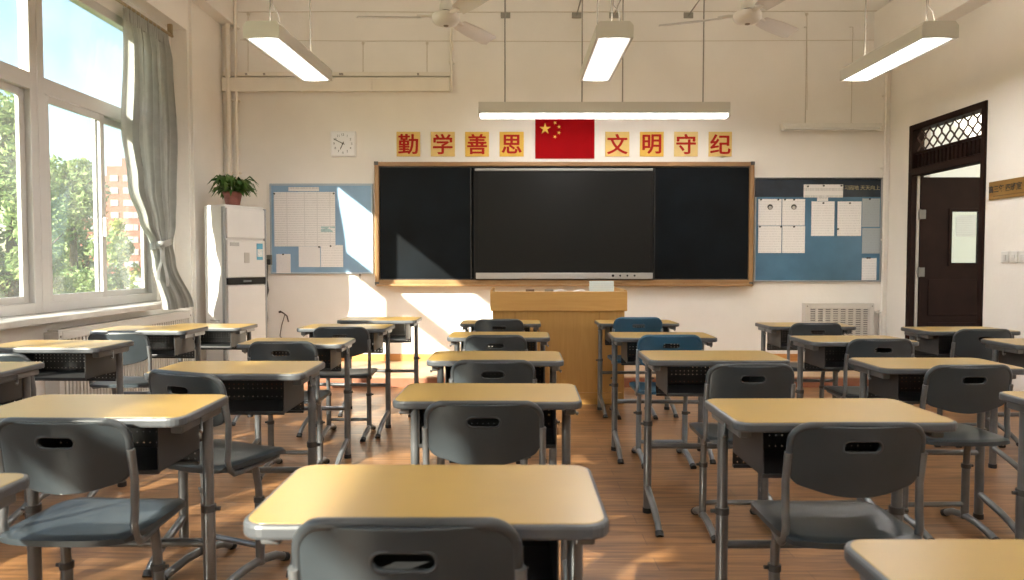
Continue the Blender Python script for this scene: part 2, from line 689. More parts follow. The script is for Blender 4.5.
# the leaf stands open into the corridor
hx, hy = XR + 0.065, DY1 - 0.085
lf = MB()
LW, LH, LT = 1.0, 1.985, 0.045
wx0, wx1, wz0, wz1 = 0.30, 0.60, 1.13, 1.66
lf.box((0, 0, 0.012), (wx0, LT, LH), 0.004)
lf.box((wx1, 0, 0.012), (LW, LT, LH), 0.004)
lf.box((wx0 - 0.004, 0, 0.012), (wx1 + 0.004, LT, wz0))
lf.box((wx0 - 0.004, 0, wz1), (wx1 + 0.004, LT, LH))
for (a, b_, c, d_) in ((0.09, 0.88, 0.2, 0.55), (0.09, 0.88, 0.62, 0.98)):
    lf.box((a, -0.008, c), (b_, 0.0, d_), 0.006)
lo_ = struct(lf.build('door_leaf', M_DOOR, dfo, (hx, hy, 0)))
fm = MB()
for a, b_, c, d_ in ((wx0 - 0.02, wx0 + 0.012, wz0 - 0.02, wz1 + 0.02), (wx1 - 0.012, wx1 + 0.02, wz0 - 0.02, wz1 + 0.02)):
    fm.box((a, -0.01, c), (b_, LT + 0.01, d_), 0.004)
for c, d_ in ((wz0 - 0.02, wz0 + 0.012), (wz1 - 0.012, wz1 + 0.02)):
    fm.box((wx0 + 0.01, -0.0095, c), (wx1 - 0.01, LT + 0.0095, d_), 0.004)
fm.build('leaf_window_frame', M_DOOR, lo_)
MB().box((wx0, 0.02, wz0), (wx1, 0.024, wz1)).build('glass_pane', M_GLASS, lo_)
pw = MB().box((0.36, 0.012, 1.40), (0.55, 0.0145, 1.61))
pw.build('notice_sheet', paper_mat('door_notice_print', (0.75, 0.8, 0.78), rows=55), lo_)
for zz in (0.35, 1.05, 1.62):
    hb = MB().tube([(-0.012, -0.008, zz - 0.05), (-0.012, -0.008, zz + 0.05)], 0.011, 8)
    hb.box((-0.012, -0.006, zz - 0.045), (0.05, 0.0, zz + 0.045))
    hb.build('hinge', mat('hinge_steel', (0.16, 0.155, 0.15), 0.45, metal=0.4), lo_)
kn = MB().tube([(0.93, 0, 1.0), (0.93, -0.05, 1.0), (0.84, -0.055, 1.0)], 0.011, 8)
kn.build('door_handle', M_CHROME, lo_)
# corridor outside: floor, parapet wall, far wall
struct(MB().box((XR + 0.25, 1.0, -0.1), (7.0, 12.0, 0.0)).build('corridor_floor', mat('corridor_terrazzo', (0.45, 0.43, 0.40), 0.4, var=0.1)))
struct(MB().box((6.4, 1.0, 0), (6.6, 12.0, 1.1), 0.01).build('corridor_wall', M_WHITE))
struct(MB().box((9.2, -6.0, -6.0), (9.6, 24.0, 9.0)).build('exterior_wall', mat('opposite_wing_cream', (0.46, 0.41, 0.30), 0.8, var=0.08, scale=0.6)))
struct(MB().box((XR + 0.2, 9.8, 0), (6.4, 10.0, 3.6)).build('corridor_wall_far', mat('corridor_paint', (0.8, 0.82, 0.76), 0.7)))

# ------------------------------------------------------------------ front wall: blackboard and screen
M_BWOOD = wood_mat('board_frame_wood', (0.36, 0.21, 0.09), (0.25, 0.135, 0.055), 0.45, (12, 1, 12))
M_BOARD = mat('chalkboard_slate', (0.0032, 0.0055, 0.0082), 0.5, var=0.6, scale=2.5, spec=0.12)
p0, p1 = at(376, 284, 7.58), at(753, 162.5, 7.58)
bx0, bx1, bz0, bz1 = p0.x, p1.x, p0.z, p1.z
by = 7.56
bb = thing('blackboard', 'wide black chalkboard with thin wooden frame on the front wall around the screen', 'blackboard', (0, 0, 0))
t = 0.045
f = MB()
f.box((bx0, by - 0.035, bz1 - t), (bx1, YF, bz1), 0.006)
f.box((bx0, by - 0.035, bz0), (bx1, YF, bz0 + t), 0.006)
f.box((bx0, by - 0.034, bz0 + t * 0.8), (bx0 + t, YF, bz1 - t * 0.8), 0.006)
f.box((bx1 - t, by - 0.034, bz0 + t * 0.8), (bx1, YF, bz1 - t * 0.8), 0.006)
f.build('wooden_frame', M_BWOOD, bb)
MB().box((bx0 + 0.02, by - 0.085, bz0 - 0.022), (bx1 - 0.02, by - 0.02, bz0 + 0.004), 0.006).build('chalk_ledge', M_BWOOD, bb)
sx0, sx1 = at(471, 0, 7.56).x, at(655.5, 0, 7.56).x
MB().box((bx0 + t, by, bz0 + t), (sx0, by + 0.02, bz1 - t), 0.003).build('board_panel', M_BOARD, bb)
MB().box((sx1, by, bz0 + t), (bx1 - t, by + 0.02, bz1 - t), 0.003).build('board_panel', M_BOARD, bb)
MB().box((sx0 + 0.001, by + 0.012, bz0 + t), (sx1 - 0.001, by + 0.03, bz1 - t)).build('centre_backing', M_BOARD, bb)
M_ALU = mat('brushed_aluminium', (0.5, 0.5, 0.49), 0.35, metal=0.7)
g = MB()
g.box((bx0 + t, by - 0.012, bz1 - t - 0.012), (bx1 - t, by + 0.01, bz1 - t), 0.002)
g.box((bx0 + t, by - 0.012, bz0 + t), (bx1 - t, by + 0.01, bz0 + t + 0.010), 0.002)
for xx in (sx0 - 0.012, sx1):
    g.box((xx, by - 0.012, bz0 + t), (xx + 0.012, by + 0.01, bz1 - t), 0.002)
g.build('panel_track', mat('dark_metal_track', (0.05, 0.05, 0.05), 0.4, metal=0.4), bb)
for xx, zz in ((bx0 + 0.01, bz1 - 0.012), (bx1 - 0.03, bz1 - 0.012), (bx0 + 0.01, bz0 + 0.008), (bx1 - 0.03, bz0 + 0.008)):
    MB().box((xx - 0.012, by - 0.04, zz - 0.022), (xx + 0.032, by - 0.005, zz + 0.016), 0.005).build('corner_cap', mat('corner_plastic', (0.06, 0.06, 0.06), 0.5), bb)

# interactive screen
a, b_ = at(474, 279, 7.5), at(654, 168, 7.5)
scr = thing('smart_screen', 'large black flat touch screen with grey bottom bar set in the middle of the blackboard', 'screen', (0, 0, 0))
M_BEZ = mat('black_bezel', (0.006, 0.006, 0.0065), 0.45, spec=0.2)
sy = 7.50
MB().box((a.x, sy, a.z), (b_.x, by - 0.014, b_.z), 0.008).build('housing', M_BEZ, scr)
sb = MB()
sb.box((a.x + 0.02, sy - 0.005, a.z), (b_.x - 0.005, sy + 0.01, a.z + 0.065), 0.004)
sb.build('bottom_bar', M_ALU, scr)
MB().box((a.x + 0.01, sy - 0.006, b_.z - 0.03), (b_.x - 0.01, sy + 0.01, b_.z - 0.004), 0.004).build('top_bar', mat('bezel_grey', (0.32, 0.32, 0.31), 0.4, metal=0.5), scr)
MB().box((a.x + 0.045, sy - 0.003, a.z + 0.085), (b_.x - 0.035, sy + 0.004, b_.z - 0.055), 0.001).build('display_glass', mat('display_black', (0.010, 0.0105, 0.0105), 0.30, spec=0.2), scr)
for k in range(4):
    MB().tube([(b_.x - 0.42 + k * 0.075, sy - 0.012, a.z + 0.035), (b_.x - 0.42 + k * 0.075, sy, a.z + 0.035)], 0.010 if k else 0.014, 10).build('control_button', M_BEZ, scr)

# ------------------------------------------------------------------ character cards and flag
chars = '勤学善思文明守纪'
cpx = [(396.6, 420), (430.8, 454.8), (465.2, 489), (499.5, 523.8), (605.2, 629.4), (639.8, 663.8), (674, 698), (708.5, 732)]
M_CHAR = mat('red_ink', (0.42, 0.022, 0.015), 0.7, spec=0.1)
wherec = ['first card from the clock', 'second card from the clock', 'third card from the clock', 'fourth card, next to the red flag',
          'first card after the red flag', 'second card after the red flag', 'third card after the red flag', 'last card of the row, farthest from the clock']
for k, (x0, x1) in enumerate(cpx):
    q0, q1 = at(x0, 156.5, 7.61), at(x1, 131.8, 7.61)
    cx, cz, ww, hh = (q0.x + q1.x) / 2, (q0.z + q1.z) / 2, q1.x - q0.x, q1.z - q0.z
    yel = [(0.72, 0.49, 0.14), (0.75, 0.53, 0.19), (0.73, 0.46, 0.08), (0.72, 0.44, 0.045), (0.76, 0.53, 0.16), (0.72, 0.44, 0.06), (0.75, 0.55, 0.22), (0.74, 0.52, 0.18)][k]
    c = MB().box((-ww / 2, -0.004, -hh / 2), (ww / 2, 0.004, hh / 2), 0.001).build('character_card', mat('card_yellow_%d' % k, yel, 0.5, var=0.10, scale=9), None, (cx, 7.612, cz))
    tag(c, 'yellow square card with red character %s, %s' % (chars[k], wherec[k]), 'sign', 'character cards above the blackboard')
    tch = text_mb(chars[k], hh * 0.86, 0.0008, hh * 0.006)
    bold = MB()
    for ky, (ox, oz) in enumerate(((0, 0), (1, 0), (-1, 0), (0, 1), (0, -1))):      # heavier strokes, like the thick printed type
        bold.add(tch.v, tch.f, False, Matrix.Translation((ox * hh * 0.014, -0.0003 * ky, oz * hh * 0.008)))
    bold.build('painted_character', M_CHAR, c, (0, -0.0055, 0))

q0, q1 = at(535.2, 158.6, 7.61), at(594.6, 118.8, 7.61)
fw_, fh_ = q1.x - q0.x, q1.z - q0.z
fl = MB().box((-fw_ / 2, -0.003, -fh_ / 2), (fw_ / 2, 0.003, fh_ / 2), 0.001).build('flag', mat('flag_red', (0.33, 0.003, 0.006), 0.8, var=0.08, scale=5, spec=0.08), None, ((q0.x + q1.x) / 2, 7.614, (q0.z + q1.z) / 2))
tag(fl, 'red flag with five yellow stars on the wall above the screen', 'flag')
M_STAR = mat('star_yellow', (0.85, 0.55, 0.08), 0.6)


def star(x, z, r, rot=0.0):
    pts = []
    for k in range(10):
        a_ = pi / 2 + rot + k * pi / 5
        rr = r if k % 2 == 0 else r * 0.382
        pts.append((rr * cos(a_), rr * sin(a_)))
    M = Matrix.Translation((-fw_ / 2 + x * fw_, -0.003, fh_ / 2 - z * fh_)) @ Matrix.Rotation(pi / 2, 4, 'X')
    MB().prism(pts, 0.0, 0.0012, M).build('star', M_STAR, fl)


star(1 / 6, 0.25, fh_ * 0.15)
for (x, z, rt) in ((1 / 3, 0.10, 0.4), (0.4, 0.2, 0.1), (0.4, 0.35, -0.2), (1 / 3, 0.45, -0.5)):
    star(x, z, fh_ * 0.05, rt)

# ------------------------------------------------------------------ clock
cc = at(343.5, 144, 7.6)
ck = thing('wall_clock', 'square white wall clock with thin black hands beside the yellow cards', 'clock', (cc.x, 7.6, cc.z))
h = 0.133
MB().box((-h, -0.025, -h), (h, 0.02, h), 0.012).build('clock_case', mat('clock_plastic', (0.85, 0.85, 0.86), 0.35), ck)
MB().box((-h + 0.016, -0.028, -h + 0.016), (h - 0.016, -0.02, h - 0.016), 0.003).build('clock_face', mat('clock_face_white', (0.88, 0.89, 0.92), 0.5), ck)
nm = MB()
for k in range(1, 13):
    a_ = pi / 2 - k * pi / 6
    tmb = text_mb(str(k), 0.034, 0.0005)
    nm.add(tmb.v, tmb.f, False, Matrix.Translation((0.092 * cos(a_), -0.0285, 0.092 * sin(a_))))
nm.build('numerals', mat('numeral_grey', (0.12, 0.12, 0.14), 0.5), ck)
M_HAND = mat('hand_black', (0.02, 0.02, 0.02), 0.5)


def hand(name, ang, ln, wd, yy):
    M = Matrix.Rotation(ang, 4, 'Y')
    MB().box((-wd, yy, -0.02), (wd, yy + 0.002, ln), 0.0005, M).build(name, M_HAND, ck)


hand('minute_hand', R(-64), 0.105, 0.0035, -0.033)
hand('hour_hand', R(205), 0.066, 0.004, -0.031)
MB().tube([(0, -0.035, 0), (0, -0.027, 0)], 0.008, 12).build('hand_pin', M_HAND, ck)


# ------------------------------------------------------------------ notice boards
def notice_board(px0, py1, px1, py0, colr, frame_col, label, rim=0.018):
    a_, b2 = at(px0, py1, 7.6), at(px1, py0, 7.6)
    root = thing('notice_board', label, 'notice board', (0, 0, 0))
    MB().box((a_.x, 7.592, a_.z), (b2.x, YF - 0.002, b2.z), 0.003).build('board_surface', colr, root)
    f_ = MB()
    f_.box((a_.x - rim, 7.589, b2.z - rim), (b2.x + rim, YF - 0.002, b2.z + 0.004), 0.003)
    f_.box((a_.x - rim, 7.589, a_.z - 0.004), (b2.x + rim, YF - 0.002, a_.z + rim * 0.7), 0.003)
    f_.box((a_.x - rim, 7.590, a_.z), (a_.x, YF - 0.002, b2.z), 0.003)
    f_.box((b2.x, 7.590, a_.z), (b2.x + rim, YF - 0.002, b2.z), 0.003)
    f_.build('board_rim', frame_col, root)
    return root


notice_board(272.5, 273.5, 371, 184, mat('light_blue_board', (0.25, 0.41, 0.60), 0.55, var=0.12, scale=3), mat('rim_grey_blue', (0.42, 0.5, 0.58), 0.4),
             'light blue notice board covered with white lists beside the tall air conditioner')
nbr = notice_board(755, 281.5, 881, 178, mat('deep_blue_board', (0.065, 0.17, 0.28), 0.3, var=0.3, scale=2.2), mat('rim_steel', (0.38, 0.39, 0.4), 0.35, metal=0.5),
                   'deep blue notice board with pinned sheets between the blackboard and the door')
a_, b2 = at(755, 197, 7.59), at(881, 178, 7.59)
MB().box((a_.x, 7.589, a_.z), (b2.x, 7.593, b2.z), 0.001).build('header_band', mat('header_navy', (0.012, 0.022, 0.04), 0.3, var=0.4, scale=6), nbr)
tm = text_mb('学习园地 天天向上', 0.052, 0.0006)
tq = at(860, 187.5, 7.58)
tm.build('header_lettering', mat('gold_lettering', (0.42, 0.36, 0.2), 0.5), nbr, (tq.x, 7.588, tq.z))

P1 = paper_mat('list_print', (0.84, 0.83, 0.83), rows=42, cols=7.5, dens=0.56)
P2 = paper_mat('letter_print', (0.86, 0.85, 0.85), rows=38, dens=0.5)
P3 = paper_mat('faint_print', (0.80, 0.79, 0.80), (0.45, 0.4, 0.42), rows=46, dens=0.42)
P4 = paper_mat('grey_print', (0.38, 0.43, 0.46), (0.2, 0.2, 0.22), rows=40, dens=0.45)
P5 = paper_mat('heading_print', (0.80, 0.79, 0.78), (0.1, 0.1, 0.12), rows=13, dens=0.55)
M_PIN = mat('pin_black', (0.02, 0.02, 0.02), 0.4)
NOTE = []


def sheet(px0, py1, px1, py0, m, label, pins=((0.5, 0.96),), tilt=0.0, Y=7.5865, grp=None):
    a_, b2 = at(px0, py1, Y), at(px1, py0, Y)
    ww, hh = b2.x - a_.x, b2.z - a_.z
    mb = MB()
    mb.grid(lambda u, v: (-ww / 2 + u * ww, -0.0035 - 0.004 * (sin(u * 5 + v * 2) * 0.3 + 0.3) * abs(v - 0.6), -hh / 2 + v * hh), 8, 8)
    mb.box((-ww / 2, -0.0030, -hh / 2), (ww / 2, 0.0, hh / 2))
    o = mb.build('paper_sheet', m, None, ((a_.x + b2.x) / 2, Y, (a_.z + b2.z) / 2))
    o.rotation_euler = (0, tilt, 0)
    tag(o, label, 'paper', grp)
    for (u, v) in pins:
        MB().tube([(-ww / 2 + u * ww, -0.016, -hh / 2 + v * hh), (-ww / 2 + u * ww, -0.004, -hh / 2 + v * hh)], 0.009, 8).build('pin', M_PIN, o)
    return o


GL, GR = 'sheets on the light blue notice board', 'sheets on the deep blue notice board'
sheet(274.5, 246.5, 299, 192.2, P1, 'tall white list with dense small print at the air conditioner end of light blue board', ((0.03, 0.97),), grp=GL)
sheet(299.1, 246.5, 335, 192, P1, 'wide white table of printed rows at the top of light blue board', ((0.97, 0.97),), grp=GL)
sheet(299, 267, 320, 246.6, P3, 'white printed sheet under the wide table on light blue board', ((0.97, 0.98),), grp=GL)
sheet(321, 267, 343, 245, P2, 'separate white sheet nearest the blackboard on light blue board', ((0.45, 0.95),), grp=GL)
sheet(276.5, 273.2, 290.5, 254, P3, 'small grey-white sheet in the low corner of light blue board by the socket', ((0.5, 0.98),), grp=GL)
sheet(288.5, 191.2, 319, 187, P5, 'narrow white heading strip along the top of light blue board', (), grp=GL)
sheet(321, 232, 335, 226.5, mat('pale_green_paper', (0.42, 0.60, 0.62), 0.7, var=0.2, scale=40), 'small pale green strip below the wide table on light blue board', (), grp=GL)

s1 = sheet(758, 225.5, 781.5, 199, P2, 'white sheet with round dark emblem nearest the blackboard on deep blue board', ((0.1, 0.97), (0.85, 0.97)), grp=GR)
s2 = sheet(782, 225.5, 805, 199, P2, 'white sheet with round dark emblem second from the blackboard on deep blue board', ((0.1, 0.97), (0.5, 0.97)), grp=GR)
for s_ in (s1, s2):
    e = MB()
    e.lathe([(0.0, 0.002), (0.026, 0.002), (0.028, 0.0), (0.028, -0.001)], 20, Matrix.Translation((0, -0.009, 0.055)) @ Matrix.Rotation(pi / 2, 4, 'X'))
    e.build('round_emblem', mat('emblem_dark', (0.05, 0.05, 0.055), 0.6), s_)
    MB().lathe([(0.0, 0.002), (0.017, 0.002), (0.018, 0.0)], 16, Matrix.Translation((0, -0.0115, 0.048)) @ Matrix.Rotation(pi / 2, 4, 'X')).build('emblem_disc', mat('emblem_pale', (0.6, 0.58, 0.56), 0.6), s_)
sheet(758, 253, 781.5, 226, P2, 'white letter hanging under the emblem sheet nearest the blackboard', ((0.05, 0.97), (0.97, 0.97)), grp=GR)
sheet(782, 253, 805, 226, P2, 'white letter hanging under the second emblem sheet on deep blue board', ((0.5, 0.97),), grp=GR)
sheet(803.5, 197.5, 843, 184.5, P5, 'wide white heading slip at the top of deep blue board', ((0.1, 0.85), (0.5, 0.9), (0.95, 0.9)), grp=GR)
sheet(817, 201, 828, 197.6, P5, 'tiny white tag under the heading slip on deep blue board', (), grp=GR)
sheet(811, 236, 834.5, 201.4, P2, 'white letter directly below the heading slip on deep blue board', ((0.5, 0.95),), grp=GR)
sheet(837, 236, 861.5, 201.5, P2, 'white letter beside the one below the heading slip, toward the door', ((0.5, 0.95), (0.02, 0.2)), grp=GR)
sheet(861.8, 227, 880, 198.5, P4, 'grey transparent sleeve at the door end of deep blue board, uppermost', ((0.4, 0.98),), grp=GR)
sheet(861.8, 253.5, 880, 228, P4, 'grey transparent sleeve under the uppermost sleeve at the door end', (), grp=GR)
sheet(861.5, 280, 876.5, 258, P2, 'small white sheet with black clip in the bottom corner of deep blue board', ((0.5, 1.0), (0.35, 1.0)), grp=GR)

# ------------------------------------------------------------------ ceiling lamps
M_LAMP = mat('lamp_housing', (0.60, 0.58, 0.53), 0.45)
M_GLOW = emit_mat('lamp_diffuser', (1.0, 0.98, 0.96), LAMP)
_nt = M_GLOW.node_tree          # the tube shows brighter along the middle of the diffuser
_N, _L = _nt.nodes, _nt.links
_tc = _N.new('ShaderNodeTexCoord')
_sp = _N.new('ShaderNodeSeparateXYZ')
_L.new(_tc.outputs['Object'], _sp.inputs[0])
_ab = _N.new('ShaderNodeMath')
_ab.operation = 'ABSOLUTE'
_L.new(_sp.outputs['X'], _ab.inputs[0])
_mr = _N.new('ShaderNodeMapRange')
_mr.interpolation_type = 'SMOOTHSTEP'
_mr.inputs['From Min'].default_value = 0.025
_mr.inputs['From Max'].default_value = 0.105
_mr.inputs['To Min'].default_value = LAMP * 2.0
_mr.inputs['To Max'].default_value = 0.28
_L.new(_ab.outputs[0], _mr.inputs['Value'])
_L.new(_mr.outputs['Result'], _N['Principled BSDF'].inputs['Emission Strength'])
M_ADDED_UP = emit_mat('added_uplight_glow', (1.0, 0.88, 0.74), 9.0)  # warm glow added to brighten the upper walls, not a known lamp part
M_ROD = mat('rod_grey', (0.30, 0.28, 0.25), 0.5)


def make_lamp(label):
    root = thing('pendant_lamp', label, 'lamp', (0, 0, 0), 0, 'hanging classroom lamps')
    L_, W_, H_ = 0.585, 0.125, 0.105
    hs = MB()
    tp = 0.045
    poly = [(-W_, 0), (W_, 0), (W_, H_ * 0.72), (W_ - tp * 0.55, H_), (-W_ + tp * 0.55, H_), (-W_, H_ * 0.72)]
    M = Matrix.Translation((0, L_, 0)) @ Matrix.Rotation(pi / 2, 4, 'X')
    hs.prism(poly, 0.0, 2 * L_, M, bev=0.003)
    hs.build('lamp_housing', M_LAMP, root)
    MB().box((-W_ + 0.014, -L_ + 0.02, -0.004), (W_ - 0.014, L_ - 0.02, 0.006)).build('diffuser', M_GLOW, root)
    MB().box((-0.05, -L_ + 0.08, H_ - 0.001), (0.05, L_ - 0.08, H_ + 0.004)).build('added_uplight', M_ADDED_UP, root)  # added glowing strip on the housing top, throws light up to the ceiling
    rm = MB()
    for s in (-1, 1):
        rm.box((s * W_ - 0.008 * (s > 0) * 2, -L_, -0.008), (s * W_ + 0.016 * (s < 0), L_, 0.002), 0.002)
        rm.box((-W_, s * L_ - 0.02 * (s > 0), -0.008), (W_, s * L_ + 0.02 * (s < 0), 0.002), 0.002)
    rm.build('reflector_rim', M_LAMP, root)
    for s in (-0.42, 0.42):
        r_ = MB()
        r_.tube([(0.0, s, H_ - 0.002), (0.0, s, ZC - 2.66)], 0.0055, 6)
        r_.tube([(0, s, H_ - 0.002), (0, s, H_ + 0.025)], 0.012, 8)
        r_.build('suspension_rod', M_ROD, root)
    c_ = MB()
    c_.tube([(0.05, -0.40, H_ - 0.002), (0.062, -0.41, H_ + 0.06), (0.045, -0.415, H_ + 0.12), (0.012, -0.418, H_ + 0.16), (0.008, -0.418, ZC - 2.66)], 0.0035, 6)
    c_.build('power_cable', M_ROD, root)
    return root


l0 = make_lamp('long hanging lamp nearest the windows, above the wall trunking side')
l0.location = (-1.65, 5.47, 2.66)
l0.rotation_euler = (0, 0, R(-3.0))
lamp_spots = [((0.69, 5.47), 'long hanging lamp over the middle of the room in front of the board lamp'),
              ((2.86, 5.47), 'long hanging lamp nearest the door, below the corner beam'),
              ]
for (x, y), lb in lamp_spots:
    dup(l0, (x, y, 2.66), R(1.0) if x > 2 else 0, lb)
for k, (x, y) in enumerate(((-1.65, 2.3), (0.69, 2.3), (2.86, 2.3), (-1.65, -0.9), (0.69, -0.9), (2.86, -0.9))):
    dup(l0, (x, y, 2.66), 0, 'long hanging lamp %s, %s' % (['nearest the windows', 'on the middle line', 'nearest the door'][k % 3], 'over the middle desk rows' if k < 3 else 'over the back of the room'))

# board lamp in front of the blackboard
bl = thing('board_lamp', 'long horizontal lamp with lit tube hanging above the flag and blackboard', 'lamp', (0, 0, 0))
ly = 7.0
q0, q1 = at(478.5, 117.5, ly), at(729, 102.8, ly)
pr = [(-0.055, 0.0), (0.085, 0.03), (0.085, 0.10), (0.05, 0.14), (-0.055, 0.14)]
M = Matrix(((0, 0, 1, q0.x), (1, 0, 0, ly), (0, 1, 0, q0.z), (0, 0, 0, 1)))
MB().prism([(a + 0.012, b + 0.048) for a, b in ((-0.066, -0.018), (0.08, -0.018), (0.08, 0.06), (0.05, 0.09), (-0.066, 0.09))], 0.0, q1.x - q0.x, M, bev=0.004).build('lamp_housing', M_LAMP, bl)
MB().box((q0.x + 0.02, ly - 0.047, q0.z - 0.0), (q1.x - 0.02, ly + 0.06, q0.z + 0.04), 0.004).build('diffuser', emit_mat('board_lamp_glow', (1.0, 0.98, 0.95), 4.5), bl)
for s in (q0.x, q1.x - 0.018):
    MB().box((s, ly - 0.052, q0.z - 0.003), (s + 0.018, ly + 0.09, q0.z + 0.138), 0.004).build('end_cap', M_LAMP, bl)
for px in (505, 582, 622.5, 703):
    q = at(px, 103, ly)
    r_ = MB().tube([(q.x, ly, q.z - 0.01), (q.x, ly, 3.68), (q.x, ly + 0.04, 3.72), (q.x, YF - 0.002, 3.72)], 0.007, 6)
    r_.box((q.x - 0.05, YF - 0.012, 3.69), (q.x + 0.05, YF - 0.001, 3.75), 0.003)
    r_.build('suspension_rod', M_ROD, bl)

# unlit tube fitting beside it
q0, q1 = at(782, 130.5, 7.5), at(882, 124, 7.5)
tf = thing('tube_fitting', 'slim white unlit tube fitting on the wall above deep blue notice board', 'lamp', (0, 0, 0))
MB().box((q0.x, 7.5, q0.z + 0.03), (q1.x, 7.57, q1.z + 0.01), 0.006).build('fitting_body', M_WHITE, tf)
MB().tube([(q0.x + 0.03, 7.49, q0.z + 0.016), (q1.x - 0.03, 7.49, q0.z + 0.016)], 0.014, 10).build('glass_tube', mat('tube_white', (0.7, 0.69, 0.66), 0.3), tf)
for s in (q0.x, q1.x - 0.03):
    MB().box((s, 7.475, q0.z), (s + 0.03, 7.54, q0.z + 0.04), 0.004).build('tube_holder', M_WHITE, tf)
for px in (806, 852):
    q = at(px, 124, 7.53)
    hb = MB().tube([(q.x, 7.55, q1.z), (q.x, 7.55, 3.58), (q.x, YF, 3.60)], 0.004, 6)
    hb.box((q.x - 0.012, 7.54, q1.z - 0.005), (q.x + 0.012, YF, q1.z + 0.02), 0.002)
    hb.build('hanging_wire', mat('wire_beige', (0.55, 0.50, 0.43), 0.6), tf)


# ------------------------------------------------------------------ ceiling fans
M_FAN = mat('fan_enamel', (0.66, 0.63, 0.60), 0.35)


def make_fan(label):
    root = thing('ceiling_fan', label, 'fan', (0, 0, 0), 0, 'ceiling fans')
    hub = MB().lathe([(0.0, -0.055), (0.05, -0.053), (0.085, -0.04), (0.105, -0.015), (0.108, 0.012), (0.098, 0.03), (0.05, 0.045), (0.03, 0.05), (0.0, 0.05)], 28)
    hub.build('motor_housing', M_FAN, root)
    MB().lathe([(0.0, 0.055), (0.035, 0.055), (0.05, 0.07), (0.048, 0.10), (0.036, 0.135), (0.02, 0.15), (0.0, 0.152)], 20).build('canopy_cup', mat('fan_cup', (0.62, 0.60, 0.56), 0.5), root)
    MB().lathe([(0.0, 0.045), (0.036, 0.045), (0.036, 0.062), (0, 0.062)], 16).build('collar', M_HAND, root)
    MB().lathe([(0.0, -0.062), (0.018, -0.06), (0.022, -0.05), (0, -0.05)], 14).build('hub_cap', mat('hub_cap_brown', (0.2, 0.15, 0.12), 0.5), root)
    MB().tube([(0, 0, 0.14), (0, 0, ZC - 3.0)], 0.011, 8).build('down_rod', M_FAN, root)
    for k in range(3):
        M = Matrix.Rotation(R(120 * k), 4, 'Z')
        b2 = MB()

        def bladef(u, v):
            r_ = 0.19 + 0.48 * u
            wd = 0.05 + 0.022 * min(1, u * 2.5) - (0.028 * max(0, (u - 0.93) / 0.07) ** 2)
            s = (v - 0.5) * 2
            return (r_, s * wd, 0.012 - s * 0.018 - 0.01 * s * s + 0.004)
        b2.grid(bladef, 14, 6, True, M)
        b2.grid(lambda u, v: tuple(Vector(bladef(u, 1 - v)) - Vector((0, 0, 0.004))), 14, 6, True, M)
        bo = b2.build('blade', M_FAN, root)
        arm = MB()
        arm.tube([(0.09, 0, 0.015), (0.14, 0, 0.02), (0.22, 0, 0.014)], 0.012, 8, True, M, sx=2.0)
        arm.build('blade_arm', M_FAN, bo)
    return root


fan1 = make_fan('white ceiling fan nearer the windows, by the hanging trunking')
fan1.location = (at(446, 22, 5.55).x, 5.55, 3.0)
fan1.rotation_euler = (0, 0, R(181))
dup(fan1, (at(747.5, 17, 5.6).x, 5.6, 3.03), R(160), 'white ceiling fan nearer the door-side lamp')

# ------------------------------------------------------------------ pipes, trunking, wires
M_TRUNK = mat('trunking_cream', (0.82, 0.775, 0.70), 0.55, var=0.05, scale=4)
tk = thing('cable_trunking', 'long cream double cable trunking along the front wall above the clock', 'trunking', (0, 0, 0))
q0, q1 = at(223, 92, 7.6), at(450, 78.5, 7.6)
MB().box((q0.x, 7.56, q0.z), (q1.x, YF - 0.001, q1.z), 0.004).build('wide_duct', M_TRUNK, tk)
q2, q3 = at(223, 76.5, 7.6), at(452, 72.5, 7.6)
MB().box((q2.x, 7.575, q2.z), (q3.x, YF - 0.001, q3.z), 0.003).build('narrow_duct', M_TRUNK, tk)
for px in (371, 302):
    q = at(px, 92, 7.56)
    MB().box((q.x - 0.012, 7.552, q.z), (q.x + 0.012, 7.57, q.z + 0.14), 0.002).build('duct_clip', M_TRUNK, tk)
for px in (246, 264, 340, 342, 418):
    q = at(px, 74, 7.57)
    MB().tube([(q.x, 7.568, q.z), (q.x, 7.577, q.z)], 0.012, 8).build('bolt_head', M_ROD, tk)


def pipe(px, y0, y1, r, label, Y=7.58, m=M_TRUNK):
    a_, b2 = at(px, y0, Y), at(px, y1, Y)
    o = MB().tube([(a_.x, Y, b2.z), (a_.x, Y, a_.z)], r, 10)
    zz = b2.z + 0.3
    while zz < a_.z:
        o.box((a_.x - r - 0.014, Y - 0.006, zz), (a_.x + r + 0.014, YF, zz + 0.018), 0.002)
        zz += 0.75
    oo = o.build('wall_pipe', m)
    return tag(oo, label, 'pipe')


pipe(226.5, -30, 345, 0.028, 'thick cream pipe in the corner behind the air conditioner')
pipe(234.5, -30, 345, 0.016, 'thin cream pipe beside the thick corner pipe behind the air conditioner')
pipe(451, -30, 92, 0.014, 'thin cream conduit rising from the trunking end to the ceiling')
pipe(889, -30, 340, 0.015, 'cream pipe in the corner beside the deep blue notice board', Y=7.59, m=M_WALL)
mat('wire_wall', (0.66, 0.60, 0.52), 0.6)
for pts, r, lb in (([(238, 12), (340, 11.5), (447, 12.3), (505, 12), (700, 11.5), (884, 11)], 0.005, 'thin wire running straight across the front wall level with the fans'),
                   ([(240, 40), (360, 41), (447, 41), (600, 41.5), (884, 40)], 0.004, 'fainter lower wire running across the front wall above the trunking')):
    wi = MB().tube([at(p[0], p[1], 7.613) for p in pts], r, 6)
    tag(wi.build('surface_wire', MATS['wire_wall']), lb, 'wire')
